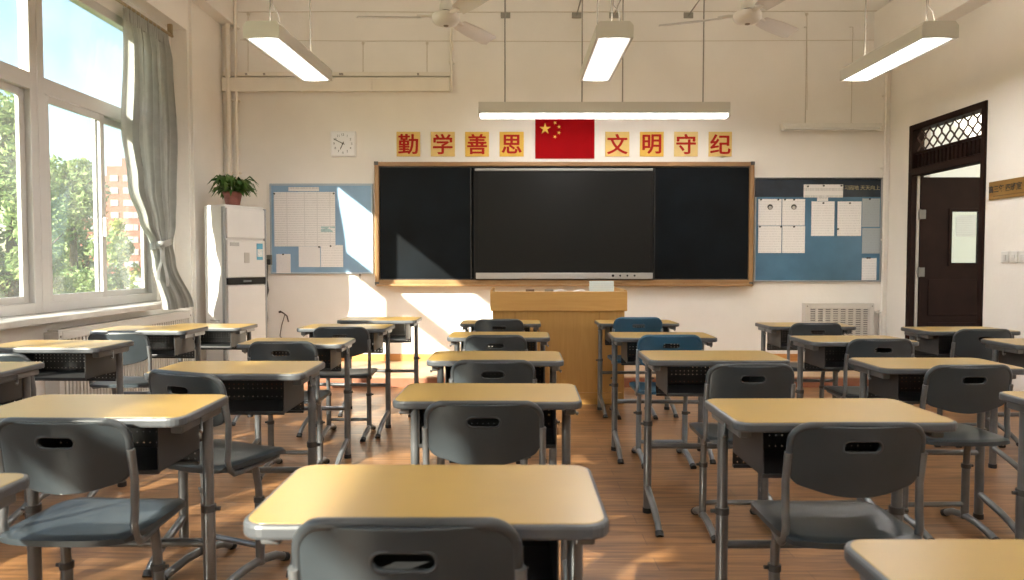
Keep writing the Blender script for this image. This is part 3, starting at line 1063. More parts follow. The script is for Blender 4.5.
for px, y0, y1, lb in ((363, 43, 72, 'thin wire dropping to the trunking above the clock'), (427, 43, 72, 'thin wire dropping to the trunking beside the left fan'),
                       (807, 14, 110, 'thin wire dropping toward the unlit tube fitting'), (248, 14, 72, 'thin wire dropping to the trunking behind the window-side lamp')):
    vw = MB().tube([at(px, y0, 7.606), at(px, (y0 + y1) / 2, 7.606), at(px, y1, 7.606)], 0.004, 6)
    c_ = at(px, y0, 7.606)
    vw.box((c_.x - 0.012, 7.60, c_.z - 0.012), (c_.x + 0.012, 7.6195, c_.z + 0.012))
    tag(vw.build('drop_wire', MATS['wire_wall']), lb.replace('the left fan', 'the fan nearer the windows'), 'wire')

# socket with cable near the air conditioner
q = at(268.5, 262, 7.58)
so = thing('wall_socket', 'dark wall socket with plugs beside the air conditioner', 'socket', (q.x, 7.6, q.z))
MB().box((-0.045, -0.02, -0.03), (0.035, 0.02, 0.075), 0.006).build('socket_plate', mat('socket_grey', (0.16, 0.17, 0.15), 0.5), so)
MB().box((-0.03, -0.06, -0.03), (0.03, -0.015, 0.03), 0.01).build('plug', M_HAND, so)
cb = MB().tube([at(267, 265, 7.54), at(266.5, 280, 7.55), at(268, 290, 7.57), at(265.5, 300, 7.57), at(267, 318, 7.56), at(266, 335, 7.56)], 0.012, 8)
tag(cb.build('power_cord', M_HAND), 'black power cord hanging from the wall socket behind the air conditioner', 'cord')
tw = MB().tube([at(280, 311, 7.60), at(284, 313.5, 7.58), at(287, 316, 7.57), at(288.5, 322, 7.57)], 0.007, 6)
tw.tube([at(285, 314, 7.58), at(281.5, 326, 7.57), at(280, 336, 7.58), at(283, 340, 7.58)], 0.004, 6)
tw.box(at(280, 313, 7.6) - Vector((0.015, 0.0, 0.0)), at(280, 311, 7.62) + Vector((0.015, 0, 0)))
tag(tw.build('loose_wire', mat('wire_brown', (0.07, 0.045, 0.035), 0.6)), 'loose bent wire sticking out of the wall under light blue board', 'wire')
hk = MB().tube([at(360, 275, 7.6), at(359.6, 290, 7.6), at(360, 303, 7.6)], 0.004, 6)
hk.box(at(360, 276, 7.59) - Vector((0.012, 0, 0)), at(360, 273.5, 7.62) + Vector((0.012, 0, 0)))
tag(hk.build('hanging_cord', M_ROD), 'thin cord hanging straight down from light blue board near the blackboard', 'cord')

# plaque and light switches on the door-side wall
q0, q1 = atx(990.5, 200, XR), atx(1036, 176, XR)
pq = thing('name_plaque', 'dark gold plaque with black characters on the wall beside the door', 'sign', (XR, (q0.y + q1.y) / 2, 1.735))
pl_, ph = (q0.y - q1.y) / 2, 0.075
MB().box((-0.018, -pl_, -ph), (0.0, pl_, ph), 0.004).build('plaque_board', wood_mat('plaque_gold', (0.30, 0.17, 0.04), (0.2, 0.10, 0.02), 0.35, (1, 12, 1)), pq)
tmb = text_mb('高三年 四班室', 0.062, 0.0008, 0.0012)
tb = MB().add(tmb.v, tmb.f, False, Matrix.Translation((-0.0195, 0.06, 0.01)) @ Matrix.Rotation(-pi / 2, 4, 'Z'))
tb.build('plaque_characters', M_HAND, pq)
MB().box((-0.0195, -pl_ + 0.05, -0.05), (-0.017, pl_ - 0.06, -0.044)).build('plaque_line', mat('plaque_line', (0.12, 0.06, 0.02), 0.5), pq)
q = atx(1013, 257, XR)
sw = thing('light_switch', 'row of white light switches on the wall below the gold plaque', 'switch', (XR, q.y - 0.02, q.z))
for k in range(3):
    y_ = 0.1 - k * 0.1
    s_ = MB().box((-0.012, y_ - 0.046, -0.046), (0, y_ + 0.046, 0.046), 0.005).build('switch_plate', mat('switch_white', (0.75, 0.74, 0.72), 0.35), sw)
    MB().box((-0.018, y_ - 0.018, -0.028), (-0.01, y_ + 0.018, 0.02), 0.003).build('rocker', mat('rocker_white', (0.68, 0.67, 0.66), 0.3), s_)


# ------------------------------------------------------------------ radiators
def radiator_cover(name, label, w_, h_, d_, cols, rows, m, top_slots=False):
    """slotted cover in x-z, front at y = -d_, origin at floor centre"""
    root = thing(name, label, 'radiator', (0, 0, 0))
    b2 = 0.045
    f_ = MB()
    f_.box((-w_ / 2, -d_, 0), (-w_ / 2 + b2, 0, h_), 0.004)
    f_.box((w_ / 2 - b2, -d_, 0), (w_ / 2, 0, h_), 0.004)
    f_.box((-w_ / 2 + b2, -d_, h_ - b2 * 1.2), (w_ / 2 - b2, 0, h_), 0.003)
    f_.box((-w_ / 2 + b2, -d_, 0), (w_ / 2 - b2, 0, 0.08), 0.003)
    f_.build('cover_frame', m, root)
    MB().box((-w_ / 2 + 0.02, -d_ * 0.45, 0.03), (w_ / 2 - 0.02, -d_ * 0.4, h_ - 0.02)).build('back_plate', mat('radiator_inside', (0.2, 0.19, 0.18), 0.8), root)
    gr = MB()
    iw = w_ - 2 * b2
    for c in range(cols + 1):
        x = -iw / 2 + iw * c / cols
        gr.box((x - 0.012, -d_ + 0.004, 0.075), (x + 0.012, -d_ + 0.016, h_ - 0.05))
    zz = 0.1
    while zz < h_ - 0.06:
        gr.box((-iw / 2, -d_ + 0.006, zz), (iw / 2, -d_ + 0.014, zz + 0.013))
        zz += (h_ - 0.16) / rows
    gr.build('slotted_grille', m, root)
    for sx_ in (-1, 1):
        for z_ in (0.04, h_ - 0.03):
            MB().tube([(sx_ * (w_ / 2 - 0.022), -d_ - 0.004, z_), (sx_ * (w_ / 2 - 0.022), -d_ + 0.004, z_)], 0.008, 8).build('screw_head', M_ROD, root)
    return root


q0, q1 = at(806.5, 303.5, 7.5), at(876, 303.5, 7.5)
rd = radiator_cover('radiator_cover', 'beige slotted radiator cover low on the front wall below deep blue notice board', q1.x - q0.x, q0.z - PLZ, 0.09, 8, 20, mat('radiator_beige', (0.60, 0.57, 0.53), 0.5))
rd.location = ((q0.x + q1.x) / 2, YF, PLZ)
MB().tube([(0.38, -0.05, 0.52), (0.44, -0.05, 0.52), (0.44, -0.05, 0.0)], 0.016, 8).build('supply_pipe', M_WHITE, rd)
rl = radiator_cover('radiator_cover', 'long white slotted radiator cover under the window sill', 1.95, 0.69, 0.10, 46, 2, mat('radiator_white', (0.62, 0.60, 0.57), 0.45))
rl.location = (XL, 5.66, 0)
rl.rotation_euler = (0, 0, R(90))
tg = MB()
for k in range(40):
    xx = -0.94 + k * 0.048
    tg.box((xx, -0.098, 0.69), (xx + 0.03, -0.004, 0.703))
tg.box((-0.975, -0.1, 0.69), (0.975, -0.088, 0.706), 0.002)
tg.build('top_grille', mat('radiator_white', (0.62, 0.60, 0.57), 0.45), rl)

# ------------------------------------------------------------------ air conditioner and plant
M_AC = mat('appliance_white', (0.70, 0.69, 0.68), 0.35, var=0.02)
ACH = 1.69
ac = thing('air_conditioner', 'tall white floor standing air conditioner in the corner by the windows', 'air conditioner', (-2.68, 7.0, 0.0), R(58))
wd, dp = 0.235, 0.165
bd = MB()
bd.box((-wd, -dp + 0.03, 0.03), (wd, dp, ACH), 0.02, seg=3)
bd.box((-wd + 0.02, -dp + 0.05, 0.0), (wd - 0.02, dp - 0.03, 0.04))
bd.build('cabinet_body', M_AC, ac)
fz = [(0.06, 0.93), (1.0, 1.36), (1.375, 1.66)]
for k, (z0, z1) in enumerate(fz):
    MB().box((-wd + 0.02, -dp + 0.006, z0), (wd - 0.02, -dp + 0.04, z1), 0.010).build(['lower_panel', 'upper_panel', 'outlet_flap'][k], M_AC, ac)
MB().box((-wd + 0.018, -dp + 0.0, 0.935), (wd - 0.018, -dp + 0.04, 1.0), 0.004).build('display_strip', mat('strip_black', (0.012, 0.012, 0.014), 0.2), ac)
MB().box((-0.045, -dp - 0.001, 0.958), (0.045, -dp + 0.005, 0.975)).build('display_window', mat('display_grey', (0.12, 0.14, 0.15), 0.3), ac)
for sx_ in (-1, 1):
    MB().box((sx_ * wd - 0.012 - 0.008 * (sx_ > 0), -dp + 0.012, 0.05), (sx_ * wd + 0.012 + 0.008 * (sx_ < 0) - 0.006, -dp + 0.05, ACH - 0.02), 0.006).build('edge_strip', mat('edge_grey', (0.30, 0.31, 0.32), 0.4, metal=0.3), ac)
MB().box((-0.03, -dp + 0.001, 1.14), (0.03, -dp + 0.008, 1.24), 0.006).build('badge', mat('badge_grey', (0.52, 0.5, 0.48), 0.3, metal=0.5), ac)
MB().box((-wd + 0.05, -dp + 0.002, 1.30), (-wd + 0.15, -dp + 0.008, 1.335), 0.001).build('model_label', paper_mat('label_print', (0.45, 0.45, 0.44), (0.15, 0.15, 0.15), rows=90), ac)
es = MB().box((wd - 0.12, -dp + 0.001, 1.17), (wd - 0.05, -dp + 0.008, 1.33), 0.001).build('energy_label', mat('energy_blue', (0.12, 0.38, 0.55), 0.4), ac)
MB().box((wd - 0.115, -dp - 0.001, 1.20), (wd - 0.055, -dp + 0.003, 1.275), 0.0005).build('label_field', mat('energy_white', (0.75, 0.78, 0.78), 0.5, var=0.3, scale=60), es)
vg = MB()
for k in range(9):
    vg.box((-wd - 0.003, -0.06, 0.35 + k * 0.03), (-wd + 0.01, 0.08, 0.362 + k * 0.03))
vg.build('side_vent', mat('vent_slat_grey', (0.35, 0.35, 0.35), 0.6), ac)  # slats in a darker grey than the cabinet

pt = thing('potted_plant', 'leafy green plant in a pink pot on top of the air conditioner', 'plant', (-2.70, 6.99, ACH + 0.003))
pt.scale = (0.84, 0.84, 0.84)
pot = MB().lathe([(0.0, 0.0), (0.072, 0.0), (0.076, 0.005), (0.10, 0.125), (0.108, 0.127), (0.11, 0.155), (0.10, 0.155), (0.096, 0.13), (0.0, 0.125)], 28)
pot.build('pot', mat('pot_pink', (0.34, 0.13, 0.11), 0.5, var=0.3, scale=14), pt)
MB().lathe([(0.0, 0.128), (0.05, 0.132), (0.097, 0.128)], 20).build('soil', mat('soil_dark', (0.05, 0.035, 0.025), 0.9), pt)
lv = MB()
rnd = random.Random(3)
for k in range(95):
    a_ = rnd.uniform(0, 2 * pi)
    ln = rnd.uniform(0.12, 0.27)
    up = rnd.uniform(0.05, 0.20)
    wdh = rnd.uniform(0.018, 0.034)
    base = Vector((0.05 * cos(a_) * rnd.random(), 0.05 * sin(a_) * rnd.random(), 0.13))
    dirv = Vector((cos(a_), sin(a_), 0))
    sd_ = Vector((-sin(a_), cos(a_), rnd.uniform(-0.5, 0.5)))
    pts = []
    for i in range(6):
        t = i / 5
        c_ = base + dirv * ln * t + Vector((0, 0, up * sin(t * pi * 0.75) * 1.1 - 0.06 * t * t * rnd.uniform(0.5, 1.6)))
        wv = wdh * (max(0.0, sin(pi * min(1, max(0.0, (t - 0.25) / 0.75)))) if t > 0.25 else 0.0) + 0.002
        pts += [c_ - sd_ * wv + Vector((0, 0, 0.4 * wv)), c_, c_ + sd_ * wv + Vector((0, 0, 0.4 * wv))]
    fs = []
    for i in range(5):
        for j in range(2):
            fs.append((i * 3 + j, i * 3 + j + 1, i * 3 + j + 4, i * 3 + j + 3))
    lv.add(pts, fs, True)
lv.build('leaves', leaf_mat('plant_leaf', (0.03, 0.10, 0.02), (0.12, 0.22, 0.05), 0.2), pt)

# ------------------------------------------------------------------ curtain
ROD_X, ROD_Z = -3.14, 3.235
rod = MB().tube([(ROD_X, -3.2, ROD_Z), (ROD_X, 6.74, ROD_Z)], 0.014, 10)
for yy in (-2.5, 0.5, 3.1, 4.9, 6.7):
    rod.box((XL - 0.2, yy - 0.01, ROD_Z - 0.01), (ROD_X, yy + 0.01, ROD_Z + 0.012))
    rod.box((ROD_X - 0.02, yy - 0.012, ROD_Z), (ROD_X + 0.02, yy + 0.012, HEAD))
tag(rod.build('curtain_rod', mat('rod_brass', (0.42, 0.33, 0.2), 0.4, metal=0.4)), 'long curtain rod running along the window head', 'rod')


def interp(tbl, z):
    for (z0, v0), (z1, v1) in zip(tbl, tbl[1:]):
        if z0 >= z >= z1:
            t = (z0 - z) / (z0 - z1)
            t = t * t * (3 - 2 * t)
            return tuple(a + (b - a) * t for a, b in zip(v0, v1))
    return tbl[-1][1] if z < tbl[-1][0] else tbl[0][1]


# z: (y left, y right, x centre, pleat depth)
CT = [(3.20, (5.90, 6.60, -3.13, 0.022)), (2.95, (5.89, 6.60, -3.12, 0.040)), (2.2, (5.80, 6.60, -3.10, 0.052)), (1.75, (5.84, 6.48, -3.06, 0.052)),
      (1.48, (5.93, 6.42, -3.03, 0.042)), (1.31, (6.03, 6.34, -3.01, 0.03)), (1.15, (6.06, 6.40, -3.01, 0.028)), (0.74, (6.14, 6.60, -2.955, 0.040))]
cu = thing('curtain', 'grey green curtain tied back at the end of the windows', 'curtain', (0, 0, 0))
cm = MB()


def curt(u, v):
    z = 3.20 - v * (3.20 - 0.74)
    yl, yr, xc, dpth = interp(CT, z)
    ph_ = u * 7.5 * 2 * pi + 0.8 * sin(z * 1.7) + 0.5 * sin(u * 9)
    fold = sin(ph_) + 0.35 * sin(2.3 * ph_ + 1.1 + z)
    pl2 = yl + (yr - yl) * (u + 0.012 * sin(2 * ph_))
    sag = 0.0
    if z > 1.31:
        sag = -0.05 * max(0, min(1, (z - 1.31) / 0.5)) * max(0, min(1, (2.6 - z) / 0.8)) * (1 - u)
    return (xc + dpth * fold + sag * 0.5, pl2, z + 0.0)


cm.grid(curt, 150, 60, True)
co = cm.build('curtain_cloth', cloth_mat('curtain_fabric', (0.47, 0.475, 0.45), 0.26), cu)
hdm = MB()
hdm.grid(lambda u, v: (-3.13 + 0.024 * sin(u * 22 * 2 * pi) + 0.004, 5.90 + 0.70 * u, 3.10 + v * 0.10), 150, 3, True)
hdm.build('pleat_heading', MATS['curtain_fabric'], cu)
tb_ = MB()
tp = []
for k in range(24):
    a_ = 2 * pi * k / 24
    tp.append((-3.01 + 0.05 * sin(a_), 6.185 + 0.165 * cos(a_), 1.31 + 0.03 * cos(a_)))
for k in range(24):
    p, q = Vector(tp[k]), Vector(tp[(k + 1) % 24])
    d_ = Vector((0, 0, 0.028))
    tb_.add([p - d_, q - d_, q + d_, p + d_], [(0, 1, 2, 3)], True)
tb_.build('tie_band', cloth_mat('tie_fabric', (0.55, 0.57, 0.57), 0.3), cu)
kk = MB().lathe([(0.0, -0.03), (0.028, -0.022), (0.036, 0.0), (0.028, 0.022), (0.0, 0.03)], 12, Matrix.Translation((-2.955, 6.06, 1.30)))
for (dy, ln) in ((-0.01, 0.30), (0.05, 0.36)):
    kk.grid(lambda u, v: (-2.95 + 0.012 * sin(v * 6 + dy * 50), 6.05 + dy * (1 + v) + (u - 0.5) * (0.035 + 0.03 * v) + 0.012 * sin(v * 4), 1.30 - v * ln), 4, 12, True)
kk.build('tie_knot', MATS['tie_fabric'], cu)
for k in range(9):
    MB().tube([(ROD_X + 0.016 * cos(t * pi / 4), 5.93 + k * 0.07, ROD_Z - 0.006 + 0.02 * sin(t * pi / 4)) for t in range(8)], 0.003, 5, closed=True).build('curtain_ring', M_CHROME, cu)

# ------------------------------------------------------------------ podium and what lies on it
M_POD = wood_mat('podium_wood', (0.50, 0.285, 0.09), (0.42, 0.225, 0.065), 0.35, (1, 1, 12), 5)
M_POD2 = wood_mat('podium_rail_wood', (0.55, 0.325, 0.11), (0.46, 0.25, 0.08), 0.35, (12, 1, 1), 5)
PY = 5.76
q0, q1 = at(491, 311, PY), at(626.5, 291.5, PY)
pd = thing('podium', 'light wooden teacher podium in front of the blackboard', 'podium', (0, 0, 0))
px0, px1, pz = q0.x, q1.x, q1.z
MB().box((px0 + 0.012, PY + 0.01, 0.0), (px1 - 0.012, PY + 0.56, q0.z + 0.01), 0.006).build('cabinet', M_POD, pd)
MB().box((px0 - 0.006, PY - 0.012, q0.z), (px1 + 0.006, PY + 0.012, pz), 0.005).build('front_fascia', M_POD2, pd)
for s in (px0 - 0.006, px1 - 0.018):
    MB().box((s, PY + 0.008, q0.z), (s + 0.024, PY + 0.57, pz + 0.012), 0.006).build('side_rail', M_POD2, pd)
MB().box((px0 + 0.015, PY + 0.012, q0.z), (px1 - 0.015, PY + 0.55, pz - 0.03), 0.003).build('desk_surface', M_POD2, pd)
MB().box((px0 + 0.03, PY + 0.0, 0.05), (px1 - 0.03, PY + 0.012, 0.10), 0.002).build('plinth_strip', M_POD2, pd)
for xx in (px0 + 0.19, px1 - 0.22):
    MB().box((xx, PY + 0.006, 0.11), (xx + 0.006, PY + 0.0125, q0.z - 0.01)).build('panel_seam', mat('seam_brown', (0.33, 0.17, 0.05), 0.5), pd)

TOPZ = pz - 0.028
q0, q1 = at(589.3, 293, PY + 0.25), at(613.8, 281, PY + 0.25)
cdz = MB()
cdz.box((q0.x, PY + 0.25, TOPZ), (q1.x, PY + 0.256, q1.z), 0.001, Matrix.Translation((0, 0, 0)))
cdz.box((q0.x, PY + 0.252, TOPZ), (q1.x, PY + 0.34, TOPZ + 0.003))
cdz.box((q1.x - 0.02, PY + 0.255, TOPZ), (q1.x - 0.014, PY + 0.33, TOPZ + 0.1))
tag(cdz.build('standing_card', paper_mat('pale_blue_print', (0.55, 0.64, 0.67), (0.3, 0.4, 0.42), rows=60)), 'pale blue printed card standing on the podium', 'card')
q = at(575, 291, PY + 0.2)
bk = thing('open_book', 'open white book lying on the podium beside the pale blue card', 'book', (q.x - 0.03, PY + 0.25, TOPZ))
for s in (-1, 1):
    MB().grid(lambda u, v: (s * 0.14 * u, -0.09 + 0.18 * v, 0.006 + 0.026 * sin(u * pi * 0.85)), 10, 2).grid(lambda u, v: (s * 0.14 * (1 - u), -0.09 + 0.18 * v, 0.002), 2, 2).build('page_block', P3, bk)
for (px, cl, lb) in ((530, (0.16, 0.10, 0.07), 'small brown chalk box on the podium near its window end'), (549, (0.3, 0.28, 0.26), 'small grey chalk box on the podium beside the open book')):
    q = at(px, 291, PY + 0.15)
    b2 = thing('chalk_box', lb, 'box', (q.x, PY + 0.15, TOPZ))
    MB().box((-0.035, -0.03, 0), (0.035, 0.03, 0.032), 0.003).build('box_body', mat('chalkbox_%d' % px, cl, 0.6), b2)
    MB().box((-0.036, -0.031, 0.03), (0.036, 0.031, 0.040), 0.002).build('box_lid', mat('chalkbox_lid_%d' % px, tuple(c * 0.7 for c in cl), 0.6), b2)

# ------------------------------------------------------------------ desks
DW, DD, DH = 0.60, 0.35, 0.716
M_TOP = mat('desk_laminate', (0.375, 0.236, 0.056), 0.33, var=0.08, scale=5, rvar=0.02, spec=0.7)
M_EDGE = mat('desk_edge_grey', (0.085, 0.09, 0.098), 0.38, var=0.15, scale=12)
M_LEG = mat('leg_grey_enamel', (0.19, 0.197, 0.205), 0.30, var=0.3, scale=9, metal=0.5)
M_TRAY = mat('tray_grey', (0.05, 0.05, 0.052), 0.42, var=0.25, scale=7, metal=0.2)
M_RUB = mat('rubber_black', (0.02, 0.02, 0.022), 0.6)


def make_desk(label):
    root = thing('school_desk', label, 'desk', (0, 0, 0), 0, 'school desks in rows')
    tp_ = MB()
    tp_.prism(rrect(DW, DD, 0.042), DH - 0.026, DH - 0.0012, bev=0.006)
    tp_.build('edge_band', M_EDGE, root)
    MB().prism(rrect(DW - 0.016, DD - 0.016, 0.036), DH - 0.006, DH, bev=0.0008).build('desktop', M_TOP, root)
    # book tray, open towards the pupil
    tx, ty0, ty1, tz0, tz1 = 0.218, -0.135, 0.12, DH - 0.152, DH - 0.026
    tr = MB()
    k = 0.003
    tr.box((-tx, ty0, tz0), (tx, ty1, tz0 + k))
    tr.box((-tx, ty0, tz1 - k), (tx, ty1, tz1))
    tr.box((-tx, ty0, tz0), (-tx + k, ty1, tz1))
    tr.box((tx - k, ty0, tz0), (tx, ty1, tz1))
    tr.box((-tx, ty0 - 0.002, tz0 - 0.004), (tx, ty0 + 0.01, tz0 + 0.008), 0.002)
    tr.build('book_tray', M_TRAY, root)
    # perforated back sheet reaching below the tray
    pz0, pz1 = DH - 0.195, DH - 0.026
    nx, nz = 45, 21
    dx, dz = 2 * tx / nx, (pz1 - pz0) / nz
    vs, fs, idx = [], [], {}

    def vid(i, j):
        if (i, j) not in idx:
            idx[(i, j)] = len(vs)
            vs.append((-tx + i * dx, ty1, pz0 + j * dz))
        return idx[(i, j)]
    for i in range(nx):
        for j in range(nz):
            if i % 2 == 1 and j % 2 == 1 and j < nz - 1 and (j // 2) % 5 != 4:
                c_ = (-tx + (i + 0.5) * dx, pz0 + (j + 0.5) * dz)
                rr = 0.22 * dx
                ring = []
                for q_ in range(8):
                    a_ = pi / 4 * q_ + pi / 8
                    ring.append(len(vs))
                    vs.append((c_[0] + rr * cos(a_), ty1, c_[1] + rr * sin(a_)))
                cor = [vid(i + 1, j + 1), vid(i, j + 1), vid(i, j), vid(i + 1, j)]
                for q_ in range(4):
                    a0, a1, a2 = ring[q_ * 2 - 1], ring[q_ * 2], ring[(q_ * 2 + 1) % 8]
                    fs.append((cor[q_], a1, a0))
                    fs.append((cor[q_], cor[(q_ + 1) % 4], a2, a1)) if False else None
                    fs.append((cor[q_], ring[(q_ * 2 + 1) % 8], a1))
                    fs.append((cor[q_], cor[(q_ + 1) % 4], ring[(q_ * 2 + 1) % 8]))
                continue
            fs.append((vid(i, j), vid(i + 1, j), vid(i + 1, j + 1), vid(i, j + 1)))
    mp_ = MB()
    mp_.add(vs, fs)
    mp_.box((-tx, ty1 - 0.012, pz0 - 0.004), (tx, ty1 + 0.003, pz0 + 0.006), 0.002)
    mp_.build('perforated_panel', M_TRAY, root)
    for s in (-1, 1):
        lx = s * 0.262
        ly_ = 0.075
        up_ = MB()
        up_.tube([(lx, ly_, 0.36), (lx, ly_, DH - 0.03)], 0.0155, 12)
        up_.tube([(lx, ly_, 0.0), (lx, ly_, 0.40)], 0.0185, 12)
        # bent foot bar from the post forward to the floor
        ft = [(lx, ly_, 0.115), (lx, 0.02, 0.10), (lx, -0.06, 0.082), (lx, -0.14, 0.055), (lx, -0.195, 0.028), (lx, -0.222, 0.006)]
        up_.tube(ft, [0.015, 0.0155, 0.0155, 0.015, 0.0145, 0.014], 10)
        lg = up_.build('leg', M_LEG, root)
        c_ = MB()
        c_.tube([(lx, ly_, 0.392), (lx, ly_, 0.412)], 0.0215, 12)
        c_.tube([(lx + s * 0.018, ly_, 0.40), (lx + s * 0.034, ly_, 0.40)], 0.006, 8)
        c_.build('height_collar', mat('collar_dark', (0.06, 0.06, 0.06), 0.5), lg)
        MB().tube([(lx, ly_, 0.0), (lx, ly_, 0.022)], 0.021, 12).build('post_cap', M_RUB, lg)
        MB().tube([(lx, -0.209, 0.017), (lx, -0.2235, 0.001)], 0.0175, 10).build('foot_cap', M_RUB, lg)
        br = MB()
        br.box((lx - 0.017, -0.125, DH - 0.052), (lx + 0.017, 0.14, DH - 0.026), 0.005)
        br.box((min(lx, s * tx) + 0.0, -0.11, DH - 0.034), (max(lx, s * tx), 0.11, DH - 0.028))
        br.box((lx - s * 0.012, -0.06, DH - 0.13), (s * tx, 0.10, DH - 0.05)) if False else None
        br.build('top_bracket', M_LEG, root)
        hkm = MB().tube([(s * 0.285, -0.02, DH - 0.03), (s * 0.285, -0.02, DH - 0.06), (s * 0.292, -0.035, DH - 0.068), (s * 0.292, -0.05, DH - 0.06)], 0.004, 6)
        hkm.build('bag_hook', M_LEG, root)
    cb_ = MB().tube([(-0.25, 0.075, 0.30), (0.25, 0.075, 0.30)], 0.0125, 10)
    cb_.build('crossbar', M_LEG, root)
    return root


# id: x, y, turn, height change, label.  Columns counted from the windows; rows from the podium
DESKS = [
    (-0.140, 1.304, -0.2, 0.016, 'yellow desk of the middle column closest to the camera, sun on one corner'),
    (-0.076, 2.397, -1.2, 0.0, 'yellow desk of the middle column, fourth behind the podium'),
    (-0.072, 3.260, -0.6, 0.009, 'yellow desk of the middle column, third behind the podium'),
    (-0.076, 4.306, -1.0, 0.0, 'yellow desk of the middle column, second behind the podium'),
    (-0.084, 5.433, -0.6, -0.018, 'yellow desk of the middle column standing against the podium'),
    (0.809, 0.945, 0.0, 0.0, 'corner of a yellow desk at the bottom picture edge, in the column of blue chairs'),
    (0.891, 2.054, 0.4, 0.011, 'large yellow desk in the blue chairs column, with empty grey seat before it'),
    (0.883, 3.192, -0.6, 0.02, 'yellow desk just behind the nearer blue chair'),
    (0.887, 4.283, -1.1, 0.0, 'yellow desk between the two blue chairs'),
    (0.948, 5.500, 1.0, -0.022, 'yellow desk beside the podium, in front of the farther blue chair'),
    (1.831, 3.119, -0.7, -0.004, 'yellow desk third from the slotted radiator, with a grey chair pulled up'),
    (1.930, 4.073, 1.5, 0.0, 'yellow desk second from the slotted radiator'),
    (2.065, 5.074, 0.6, -0.006, 'yellow desk standing right in front of the slotted radiator'),
    (1.924, 2.240, 0.0, 0.0, 'edge of a desk cut by the picture border beside the large yellow desk'),
    (2.950, 3.910, -0.5, 0.0, 'desk cut by the picture border, second from the door'),
    (2.902, 4.663, 1.7, 0.0, 'yellow desk in front of the dark door'),
    (-1.169, 2.052, 0.2, 0.024, 'nearest fully visible desk of the second column from the windows'),
    (-1.069, 2.806, -0.1, 0.024, 'desk with the turned chair before it in the second column from the windows'),
    (-1.227, 4.116, 0.4, -0.018, 'dark shaded desk in the second column from the windows, third from the wall'),
    (-1.125, 4.900, -3.5, -0.004, 'sunlit desk in the second column from the windows, next to last toward the wall'),
    (-1.010, 5.520, -1.0, 0.0, 'sunlit desk nearest the front wall in the second column from the windows'),
    (-2.337, 2.976, 3.0, -0.004, 'desk corner at the picture border in the column under the windows'),
    (-2.267, 3.590, -1.8, 0.026, 'desk with open dark tray under the windows, before the long radiator'),
    (-2.263, 4.500, -2.0, 0.02, 'desk alongside the long radiator, second from the air conditioner'),
    (-2.210, 5.250, -3.0, -0.03, 'desk standing right in front of the air conditioner'),
    (-1.280, 1.300, 0.0, 0.0, 'grey edged desk corner at the picture border in the second column from the windows'),
]
d0 = None
for x, y, a_, dz, lb in DESKS:
    sz = (DH + dz) / DH
    if d0 is None:
        d0 = make_desk(lb)
        d0.location = (x, y, 0)
        d0.rotation_euler = (0, 0, R(a_))
        d0.scale = (1, 1, sz)
    else:
        dup(d0, (x, y, 0), R(a_), lb, sz)


